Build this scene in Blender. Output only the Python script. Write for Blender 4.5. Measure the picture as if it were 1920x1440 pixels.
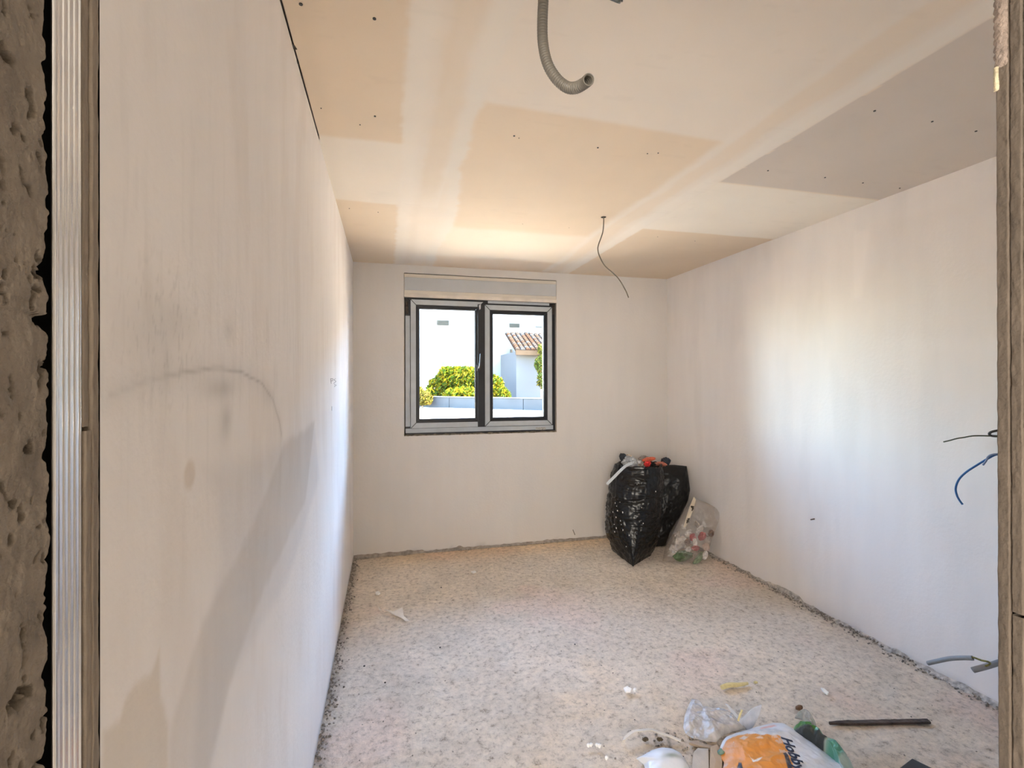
import bpy, bmesh, math, random
import numpy as np
from mathutils import Vector, Matrix
for o in list(bpy.data.objects): bpy.data.objects.remove(o)
S = bpy.context.scene
COL = S.collection
random.seed(5)
rng = np.random.default_rng(7)

# ------------------------------------------------------------------ camera
FPX, YAW, PITCH, ROLL, CAMH = 926.997, 0.247475, 0.0014895, -0.0019429, 1.53318
SHY = -2.827
XL, XR, YB, H = -0.28741, 2.79155, 4.5375, 2.6     # room shell
Y0 = 0.5987                                         # where the room starts behind the door wall
cam = bpy.data.objects.new('camera', bpy.data.cameras.new('camera')); COL.objects.link(cam)
def basis():
    def tow(X, Y, Z):
        c, s = math.cos(ROLL), math.sin(ROLL); X, Z = c*X-s*Z, s*X+c*Z
        c, s = math.cos(PITCH), math.sin(PITCH); Y, Z = c*Y-s*Z, s*Y+c*Z
        c, s = math.cos(YAW), math.sin(YAW); return Vector((c*X+s*Y, -s*X+c*Y, Z))
    return tow
TOW = basis()
R, U, F = TOW(1, 0, 0), TOW(0, 0, 1), TOW(0, 1, 0)
M = Matrix((R, U, -F)).transposed().to_4x4(); M.translation = Vector((0, 0, CAMH))
cam.matrix_world = M
cam.data.sensor_width = 36; cam.data.lens = 36*FPX/1920
cam.data.shift_y = SHY/1920
cam.data.clip_start = 0.02; cam.data.clip_end = 500
S.camera = cam
CO = Vector((0, 0, CAMH))
def ray(u, v): return TOW((u-960)/FPX, 1, -(v-720-SHY)/FPX)
def P(u, v, ax, val):
    d = ray(u, v); return CO + d*((val-CO[ax])/d[ax])
def PP(u, v, p0, n):
    d = ray(u, v); n = Vector(n); return CO + d*((Vector(p0)-CO).dot(n)/d.dot(n))
def proj(p):
    q = Vector(p)-CO; x, y, z = q.dot(R), q.dot(F), q.dot(U)
    return 960+FPX*x/y, 720+SHY-FPX*z/y

# ------------------------------------------------------------------ light
S.view_settings.view_transform = 'Standard'; S.view_settings.look = 'None'
S.view_settings.gamma = 1; S.view_settings.use_curve_mapping = False
S.view_settings.exposure = 3.0
w = bpy.data.worlds.new('sky'); S.world = w; w.use_nodes = True
nt = w.node_tree; bg = nt.nodes['Background']
sky = nt.nodes.new('ShaderNodeTexSky'); sky.sky_type = 'NISHITA'; sky.sun_disc = False
sky.sun_elevation = math.radians(45); sky.sun_rotation = math.radians(90); sky.air_density = 1.0; sky.dust_density = 0.6; sky.ozone_density = 2.0
nt.links.new(sky.outputs[0], bg.inputs['Color']); bg.inputs['Strength'].default_value = 1.5
sun = bpy.data.objects.new('sun', bpy.data.lights.new('sun', 'SUN')); COL.objects.link(sun)
sun.data.energy = 21.0; sun.data.angle = math.radians(0.6); sun.data.color = (1, .93, .82)
sun.rotation_euler = Vector((-0.72, 0.05, -0.72)).to_track_quat('-Z', 'Y').to_euler()
hall = bpy.data.objects.new('hall_lamp', bpy.data.lights.new('hall_lamp', 'AREA')); COL.objects.link(hall)  # unseen fill light added behind the camera to brighten the room
hall.data.shape = 'RECTANGLE'; hall.data.size = 1.7; hall.data.size_y = 1.5; hall.data.energy = 20; hall.data.color = (1, .92, .81)
hall.location = (-0.75, -2.2, 1.6); hall.rotation_euler = (math.radians(90), 0, math.radians(-18))
portal = bpy.data.objects.new('window_portal', bpy.data.lights.new('window_portal', 'AREA')); COL.objects.link(portal)
portal.data.shape = 'RECTANGLE'; portal.data.size = 1.46; portal.data.size_y = 1.28
portal.location = (0.87, YB+0.32, 1.70); portal.rotation_euler = (math.radians(-90), 0, 0)
portal.data.cycles.is_portal = True
S.cycles.max_bounces = 14; S.cycles.diffuse_bounces = 10; S.cycles.transparent_max_bounces = 24
S.cycles.use_denoising = True
S.cycles.sample_clamp_indirect = 8

# ------------------------------------------------------------------ helpers
def lin(c):
    return tuple(((x/12.92) if x <= .04045 else ((x+.055)/1.055)**2.4) for x in c)
def hexc(h): return lin(tuple(int(h[i:i+2], 16)/255 for i in (0, 2, 4)))

def vnoise(x, y, seed=0):
    x = np.asarray(x, float); y = np.asarray(y, float)
    xi = np.floor(x).astype(np.int64); yi = np.floor(y).astype(np.int64); fx, fy = x-xi, y-yi
    def h(a, b):
        n = (a*374761393 + b*668265263 + seed*2147483647) & 0xffffffff
        n = ((n ^ (n >> 13))*1274126177) & 0xffffffff
        return ((n ^ (n >> 16)) & 0xffff)/65535.0
    sx, sy = fx*fx*(3-2*fx), fy*fy*(3-2*fy)
    return (h(xi, yi)*(1-sx)+h(xi+1, yi)*sx)*(1-sy) + (h(xi, yi+1)*(1-sx)+h(xi+1, yi+1)*sx)*sy
def fbm(x, y, seed=0, o=4):
    t, a, n = 0, .5, 0
    for k in range(o):
        t = t + a*vnoise(x*2**k+17.3*k, y*2**k+9.1*k, seed+k); n += a; a *= .5
    return t/n          # 0..1
def sstep(a, b, x):
    t = np.clip((np.asarray(x, float)-a)/(b-a), 0, 1); return t*t*(3-2*t)
def polydist(px, py, poly):
    """signed distance to polygon, negative inside"""
    d = np.full(np.shape(px), 1e9); ins = np.zeros(np.shape(px), bool); n = len(poly)
    for i in range(n):
        ax, ay = poly[i]; bx, by = poly[(i+1) % n]
        ex, ey = bx-ax, by-ay; wx, wy = px-ax, py-ay
        t = np.clip((wx*ex+wy*ey)/(ex*ex+ey*ey+1e-12), 0, 1)
        d = np.minimum(d, (wx-ex*t)**2+(wy-ey*t)**2)
        c = ((ay <= py) & (by > py)) | ((by <= py) & (ay > py))
        ins ^= c & (px < ax+(py-ay)*ex/(ey if abs(ey) > 1e-9 else 1e-9))
    d = np.sqrt(d); return np.where(ins, -d, d)
def linedist(px, py, pts):
    d = np.full(np.shape(px), 1e9)
    for (ax, ay), (bx, by) in zip(pts, pts[1:]):
        ex, ey = bx-ax, by-ay; wx, wy = px-ax, py-ay
        t = np.clip((wx*ex+wy*ey)/(ex*ex+ey*ey+1e-12), 0, 1)
        d = np.minimum(d, (wx-ex*t)**2+(wy-ey*t)**2)
    return np.sqrt(d)

# materials ---------------------------------------------------------
def nodes(name):
    m = bpy.data.materials.new(name); m.use_nodes = True
    t = m.node_tree; return m, t, t.nodes['Principled BSDF']
def mat(name, col, rough=.6, var=.12, vscale=8, bump=0, bscale=60, metal=0, attr=None, spec=.5, col2=None, detail=6, bdist=.01):
    """colour varied by object-space noise, optional bump; attr multiplies / supplies a vertex colour"""
    m, t, b = nodes(name); L = t.links.new
    tc = t.nodes.new('ShaderNodeTexCoord')
    nz = t.nodes.new('ShaderNodeTexNoise'); nz.inputs['Scale'].default_value = vscale; nz.inputs['Detail'].default_value = detail
    L(tc.outputs['Object'], nz.inputs['Vector'])
    c1 = tuple(max(0, x*(1-var)) for x in col); c2 = col2 or tuple(min(1, x*(1+var)) for x in col)
    rp = t.nodes.new('ShaderNodeValToRGB'); rp.color_ramp.elements[0].position = .33; rp.color_ramp.elements[1].position = .67
    rp.color_ramp.elements[0].color = (*c1, 1); rp.color_ramp.elements[1].color = (*c2, 1)
    L(nz.outputs['Fac'], rp.inputs['Fac'])
    out = rp.outputs['Color']
    if attr:
        at = t.nodes.new('ShaderNodeAttribute'); at.attribute_name = attr
        mx = t.nodes.new('ShaderNodeMix'); mx.data_type = 'RGBA'; mx.blend_type = 'MULTIPLY'; mx.inputs['Factor'].default_value = 1
        L(out, mx.inputs['A']); L(at.outputs['Color'], mx.inputs['B']); out = mx.outputs['Result']
    L(out, b.inputs['Base Color'])
    b.inputs['Roughness'].default_value = rough; b.inputs['Metallic'].default_value = metal
    b.inputs['Specular IOR Level'].default_value = spec
    if bump:
        n2 = t.nodes.new('ShaderNodeTexNoise'); n2.inputs['Scale'].default_value = bscale; n2.inputs['Detail'].default_value = 8
        L(tc.outputs['Object'], n2.inputs['Vector'])
        bp = t.nodes.new('ShaderNodeBump'); bp.inputs['Strength'].default_value = bump; bp.inputs['Distance'].default_value = bdist
        L(n2.outputs['Fac'], bp.inputs['Height']); L(bp.outputs['Normal'], b.inputs['Normal'])
    return m

def clear_mat(name, col=(1, 1, 1), mixw=.25, gloss=.12, rough=.15, white=(.8, .8, .8), bump=0, bscale=40):
    """thin film: transparent + milky diffuse/translucent + gloss"""
    m = bpy.data.materials.new(name); m.use_nodes = True; t = m.node_tree; t.nodes.clear(); L = t.links.new
    out = t.nodes.new('ShaderNodeOutputMaterial')
    tr = t.nodes.new('ShaderNodeBsdfTransparent'); tr.inputs[0].default_value = (*col, 1)
    df = t.nodes.new('ShaderNodeBsdfDiffuse'); df.inputs[0].default_value = (*white, 1)
    tl = t.nodes.new('ShaderNodeBsdfTranslucent'); tl.inputs[0].default_value = (*white, 1)
    gl = t.nodes.new('ShaderNodeBsdfGlossy'); gl.inputs['Roughness'].default_value = rough
    m1 = t.nodes.new('ShaderNodeMixShader'); m1.inputs[0].default_value = .4; L(df.outputs[0], m1.inputs[1]); L(tl.outputs[0], m1.inputs[2])
    m2 = t.nodes.new('ShaderNodeMixShader'); L(tr.outputs[0], m2.inputs[1]); L(m1.outputs[0], m2.inputs[2])
    m3 = t.nodes.new('ShaderNodeMixShader'); m3.inputs[0].default_value = gloss; L(m2.outputs[0], m3.inputs[1]); L(gl.outputs[0], m3.inputs[2])
    tc = t.nodes.new('ShaderNodeTexCoord'); nz = t.nodes.new('ShaderNodeTexNoise'); nz.inputs['Scale'].default_value = bscale*.35; nz.inputs['Detail'].default_value = 5
    L(tc.outputs['Object'], nz.inputs['Vector'])
    mr = t.nodes.new('ShaderNodeMapRange'); mr.inputs['From Min'].default_value = .3; mr.inputs['From Max'].default_value = .7
    mr.inputs['To Min'].default_value = max(0, mixw*.55); mr.inputs['To Max'].default_value = min(1, mixw*1.45)
    L(nz.outputs['Fac'], mr.inputs['Value']); L(mr.outputs[0], m2.inputs[0])
    if bump:
        n2 = t.nodes.new('ShaderNodeTexNoise'); n2.inputs['Scale'].default_value = bscale; n2.inputs['Detail'].default_value = 4; L(tc.outputs['Object'], n2.inputs['Vector'])
        bp = t.nodes.new('ShaderNodeBump'); bp.inputs['Strength'].default_value = bump; bp.inputs['Distance'].default_value = .02; L(n2.outputs['Fac'], bp.inputs['Height'])
        L(bp.outputs['Normal'], gl.inputs['Normal']); L(bp.outputs['Normal'], df.inputs['Normal'])
    L(m3.outputs[0], out.inputs['Surface'])
    return m

# meshes ------------------------------------------------------------
def mk(name, V, Fc, m, parent=None, smooth=False, col=None, kind=None):
    me = bpy.data.meshes.new(name)
    V = [tuple(map(float, v)) for v in V] if not isinstance(V, np.ndarray) else V.tolist()
    me.from_pydata(V, [], Fc if isinstance(Fc, list) else Fc.tolist())
    if col is not None:
        a = me.color_attributes.new('Col', 'FLOAT_COLOR', 'POINT')
        c = np.ones((len(V), 4), np.float32); c[:, :3] = col; a.data.foreach_set('color', c.ravel())
    if smooth: me.polygons.foreach_set('use_smooth', [True]*len(me.polygons))
    for mm in (m if isinstance(m, (list, tuple)) else [m]): me.materials.append(mm)
    me.update()
    o = bpy.data.objects.new(name, me); COL.objects.link(o)
    if parent: o.parent = parent
    if kind: o['kind'] = kind
    return o
def tag(o, label, cat, group=None):
    o['label'] = label; o['category'] = cat
    if group: o['group'] = group
    return o
def empty(name, loc=(0, 0, 0), kind=None, base=True):
    o = bpy.data.objects.new(name, None); COL.objects.link(o); o.location = loc; o.empty_display_size = .05
    if kind: o['kind'] = kind
    return o
def adopt(parent, *kids):
    """parent meshes (built in world coordinates) under an empty without moving them"""
    inv = Matrix.Translation(-Vector(parent.location))
    for k in kids:
        k.parent = parent; k.matrix_parent_inverse = inv
    return kids[0]
class MB:
    def __init__(s): s.v, s.f, s.c = [], [], []
    def add(s, V, Fs, c=None):
        n = len(s.v); s.v += [tuple(v) for v in V]; s.f += [tuple(i+n for i in f) for f in Fs]; s.c += [c or (1, 1, 1)]*len(V)
    def box(s, x0, x1, y0, y1, z0, z1, c=None):
        s.add([(x, y, z) for z in (z0, z1) for y in (y0, y1) for x in (x0, x1)],
              [(0, 2, 3, 1), (4, 5, 7, 6), (0, 1, 5, 4), (2, 6, 7, 3), (0, 4, 6, 2), (1, 3, 7, 5)], c)
    def prism(s, poly, axis, a, b, c=None):
        """poly: list of 2-tuples in the other two axes, extruded a..b along axis"""
        def pt(p, t):
            q = list(p); q.insert(axis, t); return tuple(q)
        n = len(poly)
        s.add([pt(p, a) for p in poly]+[pt(p, b) for p in poly],
              [tuple(range(n))[::-1], tuple(range(n, 2*n))]+[(i, (i+1) % n, n+(i+1) % n, n+i) for i in range(n)], c)
    def tube(s, pts, r, n=10, c=None, cap=True, sub=6, rib=None, smooth=True):
        pts = cr(pts, sub) if smooth and len(pts) > 2 else [Vector(p) for p in pts]
        V, Fs = tube_geo(pts, r, n, cap, rib); s.add(V, Fs, c)
    def build(s, name, m, parent=None, smooth=False, kind=None, bevel=0, fix=True):
        o = mk(name, s.v, s.f, m, None, smooth, np.array(s.c, np.float32), kind)
        if fix or bevel:
            bm = bmesh.new(); bm.from_mesh(o.data)
            if bevel:
                es = [e for e in bm.edges if len(e.link_faces) == 2 and e.calc_face_angle(0) > .6]
                bmesh.ops.bevel(bm, geom=es, offset=bevel, segments=2, affect='EDGES', profile=.5)
            bmesh.ops.recalc_face_normals(bm, faces=bm.faces); bm.to_mesh(o.data); bm.free()
        if parent: adopt(parent, o)
        return o
def cr(pts, sub=6):
    p = [Vector(q) for q in pts]; p = [2*p[0]-p[1]]+p+[2*p[-1]-p[-2]]; out = []
    for i in range(1, len(p)-2):
        for k in range(sub):
            t = k/sub; a, b, c, d = p[i-1], p[i], p[i+1], p[i+2]
            out.append(.5*((2*b)+(c-a)*t+(2*a-5*b+4*c-d)*t*t+(3*b-a-3*c+d)*t**3))
    out.append(p[-2]); return out
def tube_geo(pts, r, n=10, cap=True, rib=None):
    V, Fs = [], []; nn = None
    for i, p in enumerate(pts):
        t = (pts[min(i+1, len(pts)-1)]-pts[max(i-1, 0)]).normalized()
        if nn is None:
            nn = t.orthogonal().normalized()
        nn = (nn-t*nn.dot(t)).normalized(); b = t.cross(nn)
        rr = r(i/(len(pts)-1)) if callable(r) else r
        if rib: rr *= rib(i)
        for k in range(n):
            a = 2*math.pi*k/n; V.append(p+nn*math.cos(a)*rr+b*math.sin(a)*rr)
    for i in range(len(pts)-1):
        for k in range(n):
            Fs.append((i*n+k, i*n+(k+1) % n, (i+1)*n+(k+1) % n, (i+1)*n+k))
    if cap:
        Fs.append(tuple(range(n))[::-1]); Fs.append(tuple((len(pts)-1)*n+k for k in range(n)))
    return V, Fs
def gridfaces(nu, nv, flip=False):
    i = np.arange(nu*nv).reshape(nv, nu)
    f = np.stack([i[:-1, :-1], i[:-1, 1:], i[1:, 1:], i[1:, :-1]], -1).reshape(-1, 4)
    return f[:, ::-1] if flip else f

# ------------------------------------------------------------------ structural materials
def plaster_mat(name, bump=.15, bscale=45, streak=(9, 9, 1.2), rough=.75):
    m, t, b = nodes(name); L = t.links.new
    tc = t.nodes.new('ShaderNodeTexCoord'); mp = t.nodes.new('ShaderNodeMapping'); mp.inputs['Scale'].default_value = streak
    L(tc.outputs['Object'], mp.inputs['Vector'])
    n1 = t.nodes.new('ShaderNodeTexNoise'); n1.inputs['Scale'].default_value = 1; n1.inputs['Detail'].default_value = 6; L(mp.outputs[0], n1.inputs['Vector'])
    mr = t.nodes.new('ShaderNodeMapRange'); mr.inputs['From Min'].default_value = .3; mr.inputs['From Max'].default_value = .7
    mr.inputs['To Min'].default_value = .978; mr.inputs['To Max'].default_value = 1.018; L(n1.outputs['Fac'], mr.inputs['Value'])
    at = t.nodes.new('ShaderNodeAttribute'); at.attribute_name = 'Col'
    mx = t.nodes.new('ShaderNodeVectorMath'); mx.operation = 'SCALE'; L(at.outputs['Color'], mx.inputs[0]); L(mr.outputs[0], mx.inputs['Scale'])
    L(mx.outputs[0], b.inputs['Base Color']); b.inputs['Roughness'].default_value = rough; b.inputs['Specular IOR Level'].default_value = .25
    n2 = t.nodes.new('ShaderNodeTexNoise'); n2.inputs['Scale'].default_value = bscale; n2.inputs['Detail'].default_value = 8; L(tc.outputs['Object'], n2.inputs['Vector'])
    bp = t.nodes.new('ShaderNodeBump'); bp.inputs['Strength'].default_value = bump; bp.inputs['Distance'].default_value = .004
    L(n2.outputs['Fac'], bp.inputs['Height']); L(bp.outputs['Normal'], b.inputs['Normal'])
    return m
PLASTER = plaster_mat('skim_plaster', .28, 55)
BOARD = plaster_mat('plasterboard_and_compound', .05, 60, (3, 3, 3), .8)
WHITEWALL = np.array((.815, .784, .765))

# left wall ------------------------------------------------------------------
def wall_grid(name, x, y0, y1, step, colfn, zfn=None, flip=False, back=.10):
    ny, nz = int((y1-y0)/step)+1, int(H/step)+1
    if not flip: ny, nz = 430, 430
    Y, Z = np.meshgrid(y0+(y1-y0)*np.linspace(0, 1, ny)**(1 if flip else 1.75), np.linspace(0, H, nz))
    if zfn is not None: Z = np.minimum(Z, zfn(Y))
    X = np.full_like(Y, x) + (.0016*(fbm(Y*2.2, Z*1.2, 3, 3)-.5))*(1 if not flip else -1)
    c = colfn(Y.ravel(), Z.ravel())
    o = mk(name, np.stack([X, Y, Z], -1).reshape(-1, 3), gridfaces(ny, nz, flip), PLASTER, None, True, c, 'structure')
    return o
def yz(pts, ax=0, val=XL):
    return [(lambda q: (q.y, q.z))(P(u, v, ax, val)) for u, v in pts]
def left_col(Y, Z):
    n = fbm(Y*3.1, Z*3.1, 11, 5); n2 = fbm(Y*9, Z*3, 13, 4)
    c = WHITEWALL*(1+.05*(n[:, None]-.5))
    c = c*(1-.05*sstep(.5, .75, n2)[:, None]*np.array((.8, 1, 1.2)))
    wob = .035*(fbm(Y*11, Z*11, 21, 4)-.5)
    band = polydist(Y+wob, Z+wob, yz([(532, 830), (590, 790), (574, 935), (536, 1021), (506, 1085), (470, 1170), (430, 1295), (395, 1440), (360, 1640), (285, 1640), (315, 1440), (320, 1360), (375, 1180), (420, 1085), (487, 954)]))
    c = c*(1-.13*(1-sstep(-.02, .012, band))[:, None]*np.array((.9, 1, 1.15)))
    damp = polydist(Y+wob*.5, Z+wob*.5, yz([(365, 872), (430, 850), (500, 832), (535, 815), (590, 785), (600, 900), (540, 1100), (430, 1295), (395, 1500), (350, 1500), (370, 1200), (410, 1050), (400, 950)]))
    c = c*(1-.09*(1-sstep(-.05, .010, damp))[:, None]*np.array((1.1, 1, .8)))
    smear = polydist(Y+wob*.3, Z+wob*1.5, yz([(300, 1205), (303, 1290), (316, 1360), (312, 1600), (190, 1600), (190, 1385), (222, 1368), (236, 1330), (262, 1285), (285, 1255)]))
    c = c*(1-.17*(1-sstep(-.008, .006, smear))[:, None]*np.array((.8, 1, 1.35)))
    sp = P(355, 890, 0, XL); d = np.hypot((Y-sp.y), (Z-sp.z))
    c = c*(1-.2*(1-sstep(.012, .026, d+wob*.4))[:, None]*np.array((.8, 1, 1.25)))
    arc = linedist(Y+wob*.15, Z+wob*.15, yz([(205, 742), (240, 727), (290, 711), (340, 698), (400, 689), (450, 697), (490, 718), (512, 750), (524, 790), (528, 815)]))
    br = .5+.9*fbm(Y*18, Z*5, 31, 3)
    c = c*(1-.27*(br*np.exp(-(arc/.0032)**2)*(.35+.65*sstep(.66, .85, Y)))[:, None])*(1-.07*np.exp(-(arc/.02)**2)[:, None])
    for (u, v, ry, rz, a) in [(415, 728, .10, .018, .22), (425, 785, .03, .03, .16), (420, 800, .05, .04, .08), (430, 620, .03, .02, .15), (270, 640, .08, .06, .10), (330, 600, .06, .03, .10), (500, 740, .08, .03, .08)]:
        q = P(u, v, 0, XL); d = ((Y-q.y)/ry)**2+((Z-q.z)/rz)**2
        nz = fbm(Y*26, Z*9, 41, 4)
        c = c*(1-a*(np.exp(-d)*(.4+1.2*nz))[:, None])
    zone = np.exp(-(((Y-.76)/.12)**2+((Z-1.60)/.10)**2))
    pit = sstep(.62, .75, fbm(Y*160, Z*70, 51, 3))*zone
    c = c*(1-.16*pit[:, None])*(1-.05*zone[:, None])
    brush = fbm(Y*70, Z*9, 53, 4); c = c*(1-.045*(sstep(.5, .8, brush)*(.3+np.exp(-((Z-1.62)/.25)**2)))[:, None])
    # dirty base
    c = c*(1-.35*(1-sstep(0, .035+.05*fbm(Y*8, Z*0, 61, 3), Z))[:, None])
    return np.clip(c, 0, 1)
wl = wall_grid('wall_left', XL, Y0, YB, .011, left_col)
b = MB(); b.box(XL-.12, XL-.03, Y0-.02, YB+.3, 0, H+.03); b.build('backing', mat('dark_void', (.02, .018, .016), .9), wl)
# right wall -----------------------------------------------------------------
def right_col(Y, Z):
    n = fbm(Y*1.7, Z*1.7, 111, 4); n2 = fbm(Y*6, Z*1.5, 113, 4)
    c = WHITEWALL*(1+.035*(n[:, None]-.5)); c = c*(1-.035*sstep(.5, .7, n2)[:, None])
    strip = polydist(Y, Z, yz([(1603, 436), (1627, 436), (1622, 500), (1615, 560), (1600, 560)], 0, XR))
    c = c*(1+.05*(1-sstep(-.012, .02, strip))[:, None])
    pat = polydist(Y, Z, yz([(1640, 420), (1900, 350), (1900, 640), (1640, 640)], 0, XR))
    c = c*(1-.03*(1-sstep(-.05, .03, pat))[:, None])
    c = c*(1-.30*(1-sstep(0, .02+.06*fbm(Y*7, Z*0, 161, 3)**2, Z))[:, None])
    return np.clip(c, 0, 1)
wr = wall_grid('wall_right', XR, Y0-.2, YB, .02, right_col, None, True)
b = MB(); b.box(XR+.01, XR+.15, Y0-.2, YB+.3, 0, H); b.build('backing', mat('rough_block', (.4, .36, .32), .9, bump=.3), wr)
# back wall ------------------------------------------------------------------
OX0, OX1, OZ0, OZ1 = .148, 1.592, 1.060, 2.524     # opening incl. shutter box
def back_part(x0, x1, z0, z1):
    st = .03; nx, nz = max(2, int((x1-x0)/st)+1), max(2, int((z1-z0)/st)+1)
    X, Z = np.meshgrid(np.linspace(x0, x1, nx), np.linspace(z0, z1, nz)); return X, Z, nx, nz
VV, FF, CC = [], [], []; off = 0
for (x0, x1, z0, z1) in [(XL, OX0, 0, H), (OX1, XR, 0, H), (OX0, OX1, 0, OZ0), (OX0, OX1, OZ1, H)]:
    X, Z, nx, nz = back_part(x0, x1, z0, z1)
    n = fbm(X*2.3, Z*2.3, 211, 4)
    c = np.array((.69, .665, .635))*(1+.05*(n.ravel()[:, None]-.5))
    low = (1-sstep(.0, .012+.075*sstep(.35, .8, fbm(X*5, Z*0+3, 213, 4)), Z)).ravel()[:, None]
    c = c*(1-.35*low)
    VV.append(np.stack([X, np.full_like(X, YB), Z], -1).reshape(-1, 3)); FF.append(gridfaces(nx, nz)+off); CC.append(c); off += nx*nz
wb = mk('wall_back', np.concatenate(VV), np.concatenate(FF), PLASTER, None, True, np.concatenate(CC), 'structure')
REVEAL = mat('reveal_plaster', (.62, .57, .5), .8, .1, 20, .3, 80)
b = MB()
for (x0, x1, z0, z1) in [(XL-.12, OX0, 0, H), (OX1, XR+.15, 0, H), (OX0, OX1, 0, OZ0), (OX0, OX1, OZ1, H)]:
    b.box(x0, x1, YB+.002, YB+.30, z0, z1)
b.box(OX0-.01, .185, YB+.09, YB+.30, OZ0, OZ1); b.box(1.545, OX1+.01, YB+.09, YB+.30, OZ0, OZ1); b.box(OX0, OX1, YB+.09, YB+.30, OZ0-.01, 1.10); b.box(OX0, OX1, YB+.09, YB+.30, 2.30, OZ1)
b.build('masonry', REVEAL, wb)

# ceiling ---------------------------------------------------------------------
TAN = np.array((.76, .64, .50)); CMP = np.array((.80, .735, .655)); WHT = np.array((.83, .785, .715))
def ceil_col(X, Y):
    w1 = .05*(fbm(X*5, Y*5, 301, 4)-.5); w2 = .16*(fbm(Y*2.4, X*0+1, 303, 3)-.5); w3 = .03*(fbm(X*22, Y*22, 304, 3)-.5)
    c = np.repeat(TAN[None], len(X), 0)*(1+.03*(fbm(X*3, Y*3, 305, 3)-.5))[:, None]
    relief = np.zeros_like(X)
    def lay(mask, colr, k=1.0):
        nonlocal c, relief
        c = c*(1-mask[:, None]*k)+colr*mask[:, None]*k; relief = np.maximum(relief, mask*k)
    # cross bands
    lay((1-sstep(-.02, .02, np.abs(Y-2.64)-.385+w1*.4))*(X < .3), WHT, .75)          # left column
    lay((1-sstep(-.015, .015, np.abs(Y-2.68)-.405+w1*.3))*(X > 1.5), WHT*np.array((1.03, 1.03, 1.02)), .95)         # right column
    lay((1-sstep(-.02, .02, Y-1.865+w1*.3-.05*(X-.9)))*(X > .2)*(X < 1.62), CMP, .95)       # centre, near side
    lay(sstep(-.05, .05, Y-3.36+w1)*(X > .2)*(X < 1.6), WHT, .5)
    lay(sstep(-.05, .05, Y-4.15+w1)*(X > .3)*(X < 1.5), TAN*np.array((1.02, .97, .93)), .6)
    # long strips
    e = .36+w2*.5+.06*sstep(2.0, 3.4, Y)
    s1 = sstep(.05, .07, X+w3)*(1-sstep(e-.02, e+.02, X+w3)); lay(s1, CMP*(1+.07*(fbm(X*16, Y*1.2, 311, 3)-.5))[:, None], .85)
    lay(sstep(.06, .08, X+w3)*(1-sstep(.12, .17, X+w1)), WHT, .5)
    lay(sstep(e-.10, e-.05, X+w3)*(1-sstep(e-.015, e+.0, X+w3)), CMP*np.array((.97, 1, 1.02)), .6)
    lay(sstep(.16, .2, X+w1)*(1-sstep(.25, .30, X+w1))*(1-sstep(2.6, 3.1, Y)), TAN*.97, .5)
    s2 = sstep(1.40, 1.46, X+w2*.4+w3)*(1-sstep(1.705, 1.725, X+w3*.6)); lay(s2, CMP*1.02, .9)
    lay(sstep(1.60, 1.64, X+w1*.5)*(1-sstep(1.70, 1.722, X+w3*.6)), WHT*1.02, .8)
    lay(sstep(1.47, 1.50, X+w2*.5)*(1-sstep(1.56, 1.60, X+w1)), TAN*1.03, .45)
    # right column board is the greyer side out
    g = (X > 1.72)*(Y < 2.27); c = np.where((g*(relief < .3))[:, None], np.array((.66, .60, .54))*(1+.05*(fbm(X*2, Y*2, 321, 3)-.5))[:, None], c)
    # scuffs
    sc = (fbm(X*6, Y*30, 331, 3) > .72)*(fbm(X*3, Y*3, 333, 2) > .55); c = c*(1-.025*sc[:, None])
    d = linedist(X, Y, [(-.23, 1.3), (-.26, 2.3), (-.285, 3.4), (-.28, 4.5)])
    c = c*(1-.05*np.exp(-(d/.04)**2)[:, None])
    return np.clip(c, 0, 1), relief
ce = mk('ceiling', [(XL-.12, Y0-.3, H+.03), (XR+.15, Y0-.3, H+.03), (XR+.15, YB+.3, H+.03), (XL-.12, YB+.3, H+.03), (XL-.12, Y0-.3, H+.28), (XR+.15, Y0-.3, H+.28), (XR+.15, YB+.3, H+.28), (XL-.12, YB+.3, H+.28)],
        [(0, 1, 2, 3), (7, 6, 5, 4), (0, 4, 5, 1), (1, 5, 6, 2), (2, 6, 7, 3), (3, 7, 4, 0)], mat('concrete_slab', (.35, .33, .31), .9), None, False, None, 'structure')
def ceil_board(x0, x1, y0, y1, st=.0115):
    nx, ny = max(3, int((x1-x0)/st)+1), max(3, int((y1-y0)/st)+1)
    X, Y = np.meshgrid(np.linspace(x0, x1, nx), np.linspace(y0, y1, ny))
    c, r = ceil_col(X.ravel(), Y.ravel())
    Z = H-.0012*r+.0008*(fbm(X.ravel()*4, Y.ravel()*4, 341, 2)-.5)
    V = np.stack([X.ravel(), Y.ravel(), Z], -1)
    n = len(V); V = np.concatenate([V, np.array([(x0, y0, H+.0125), (x1, y0, H+.0125), (x1, y1, H+.0125), (x0, y1, H+.0125)])]); c = np.concatenate([c, np.repeat(TAN[None], 4, 0)])
    f = gridfaces(nx, ny, True).tolist()+[[n, n+1, n+2, n+3]]
    mk('plasterboard', V, f, BOARD, ce, True, c)
for (x0, x1, ys) in [(XL-.05, .27, (.3, 2.29, 2.64, YB)), (.27, 1.57, (.3, 1.45, 3.85, YB)), (1.57, XR+.02, (.3, 2.68, YB))]:
    for a, bb in zip(ys, ys[1:]): ceil_board(XL+.0055 if x0 < 0 and bb < 2.4 else x0, x1, a, bb)
SCREW = mat('screw_black', (.02, .02, .02), .5)
b = MB()
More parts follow.
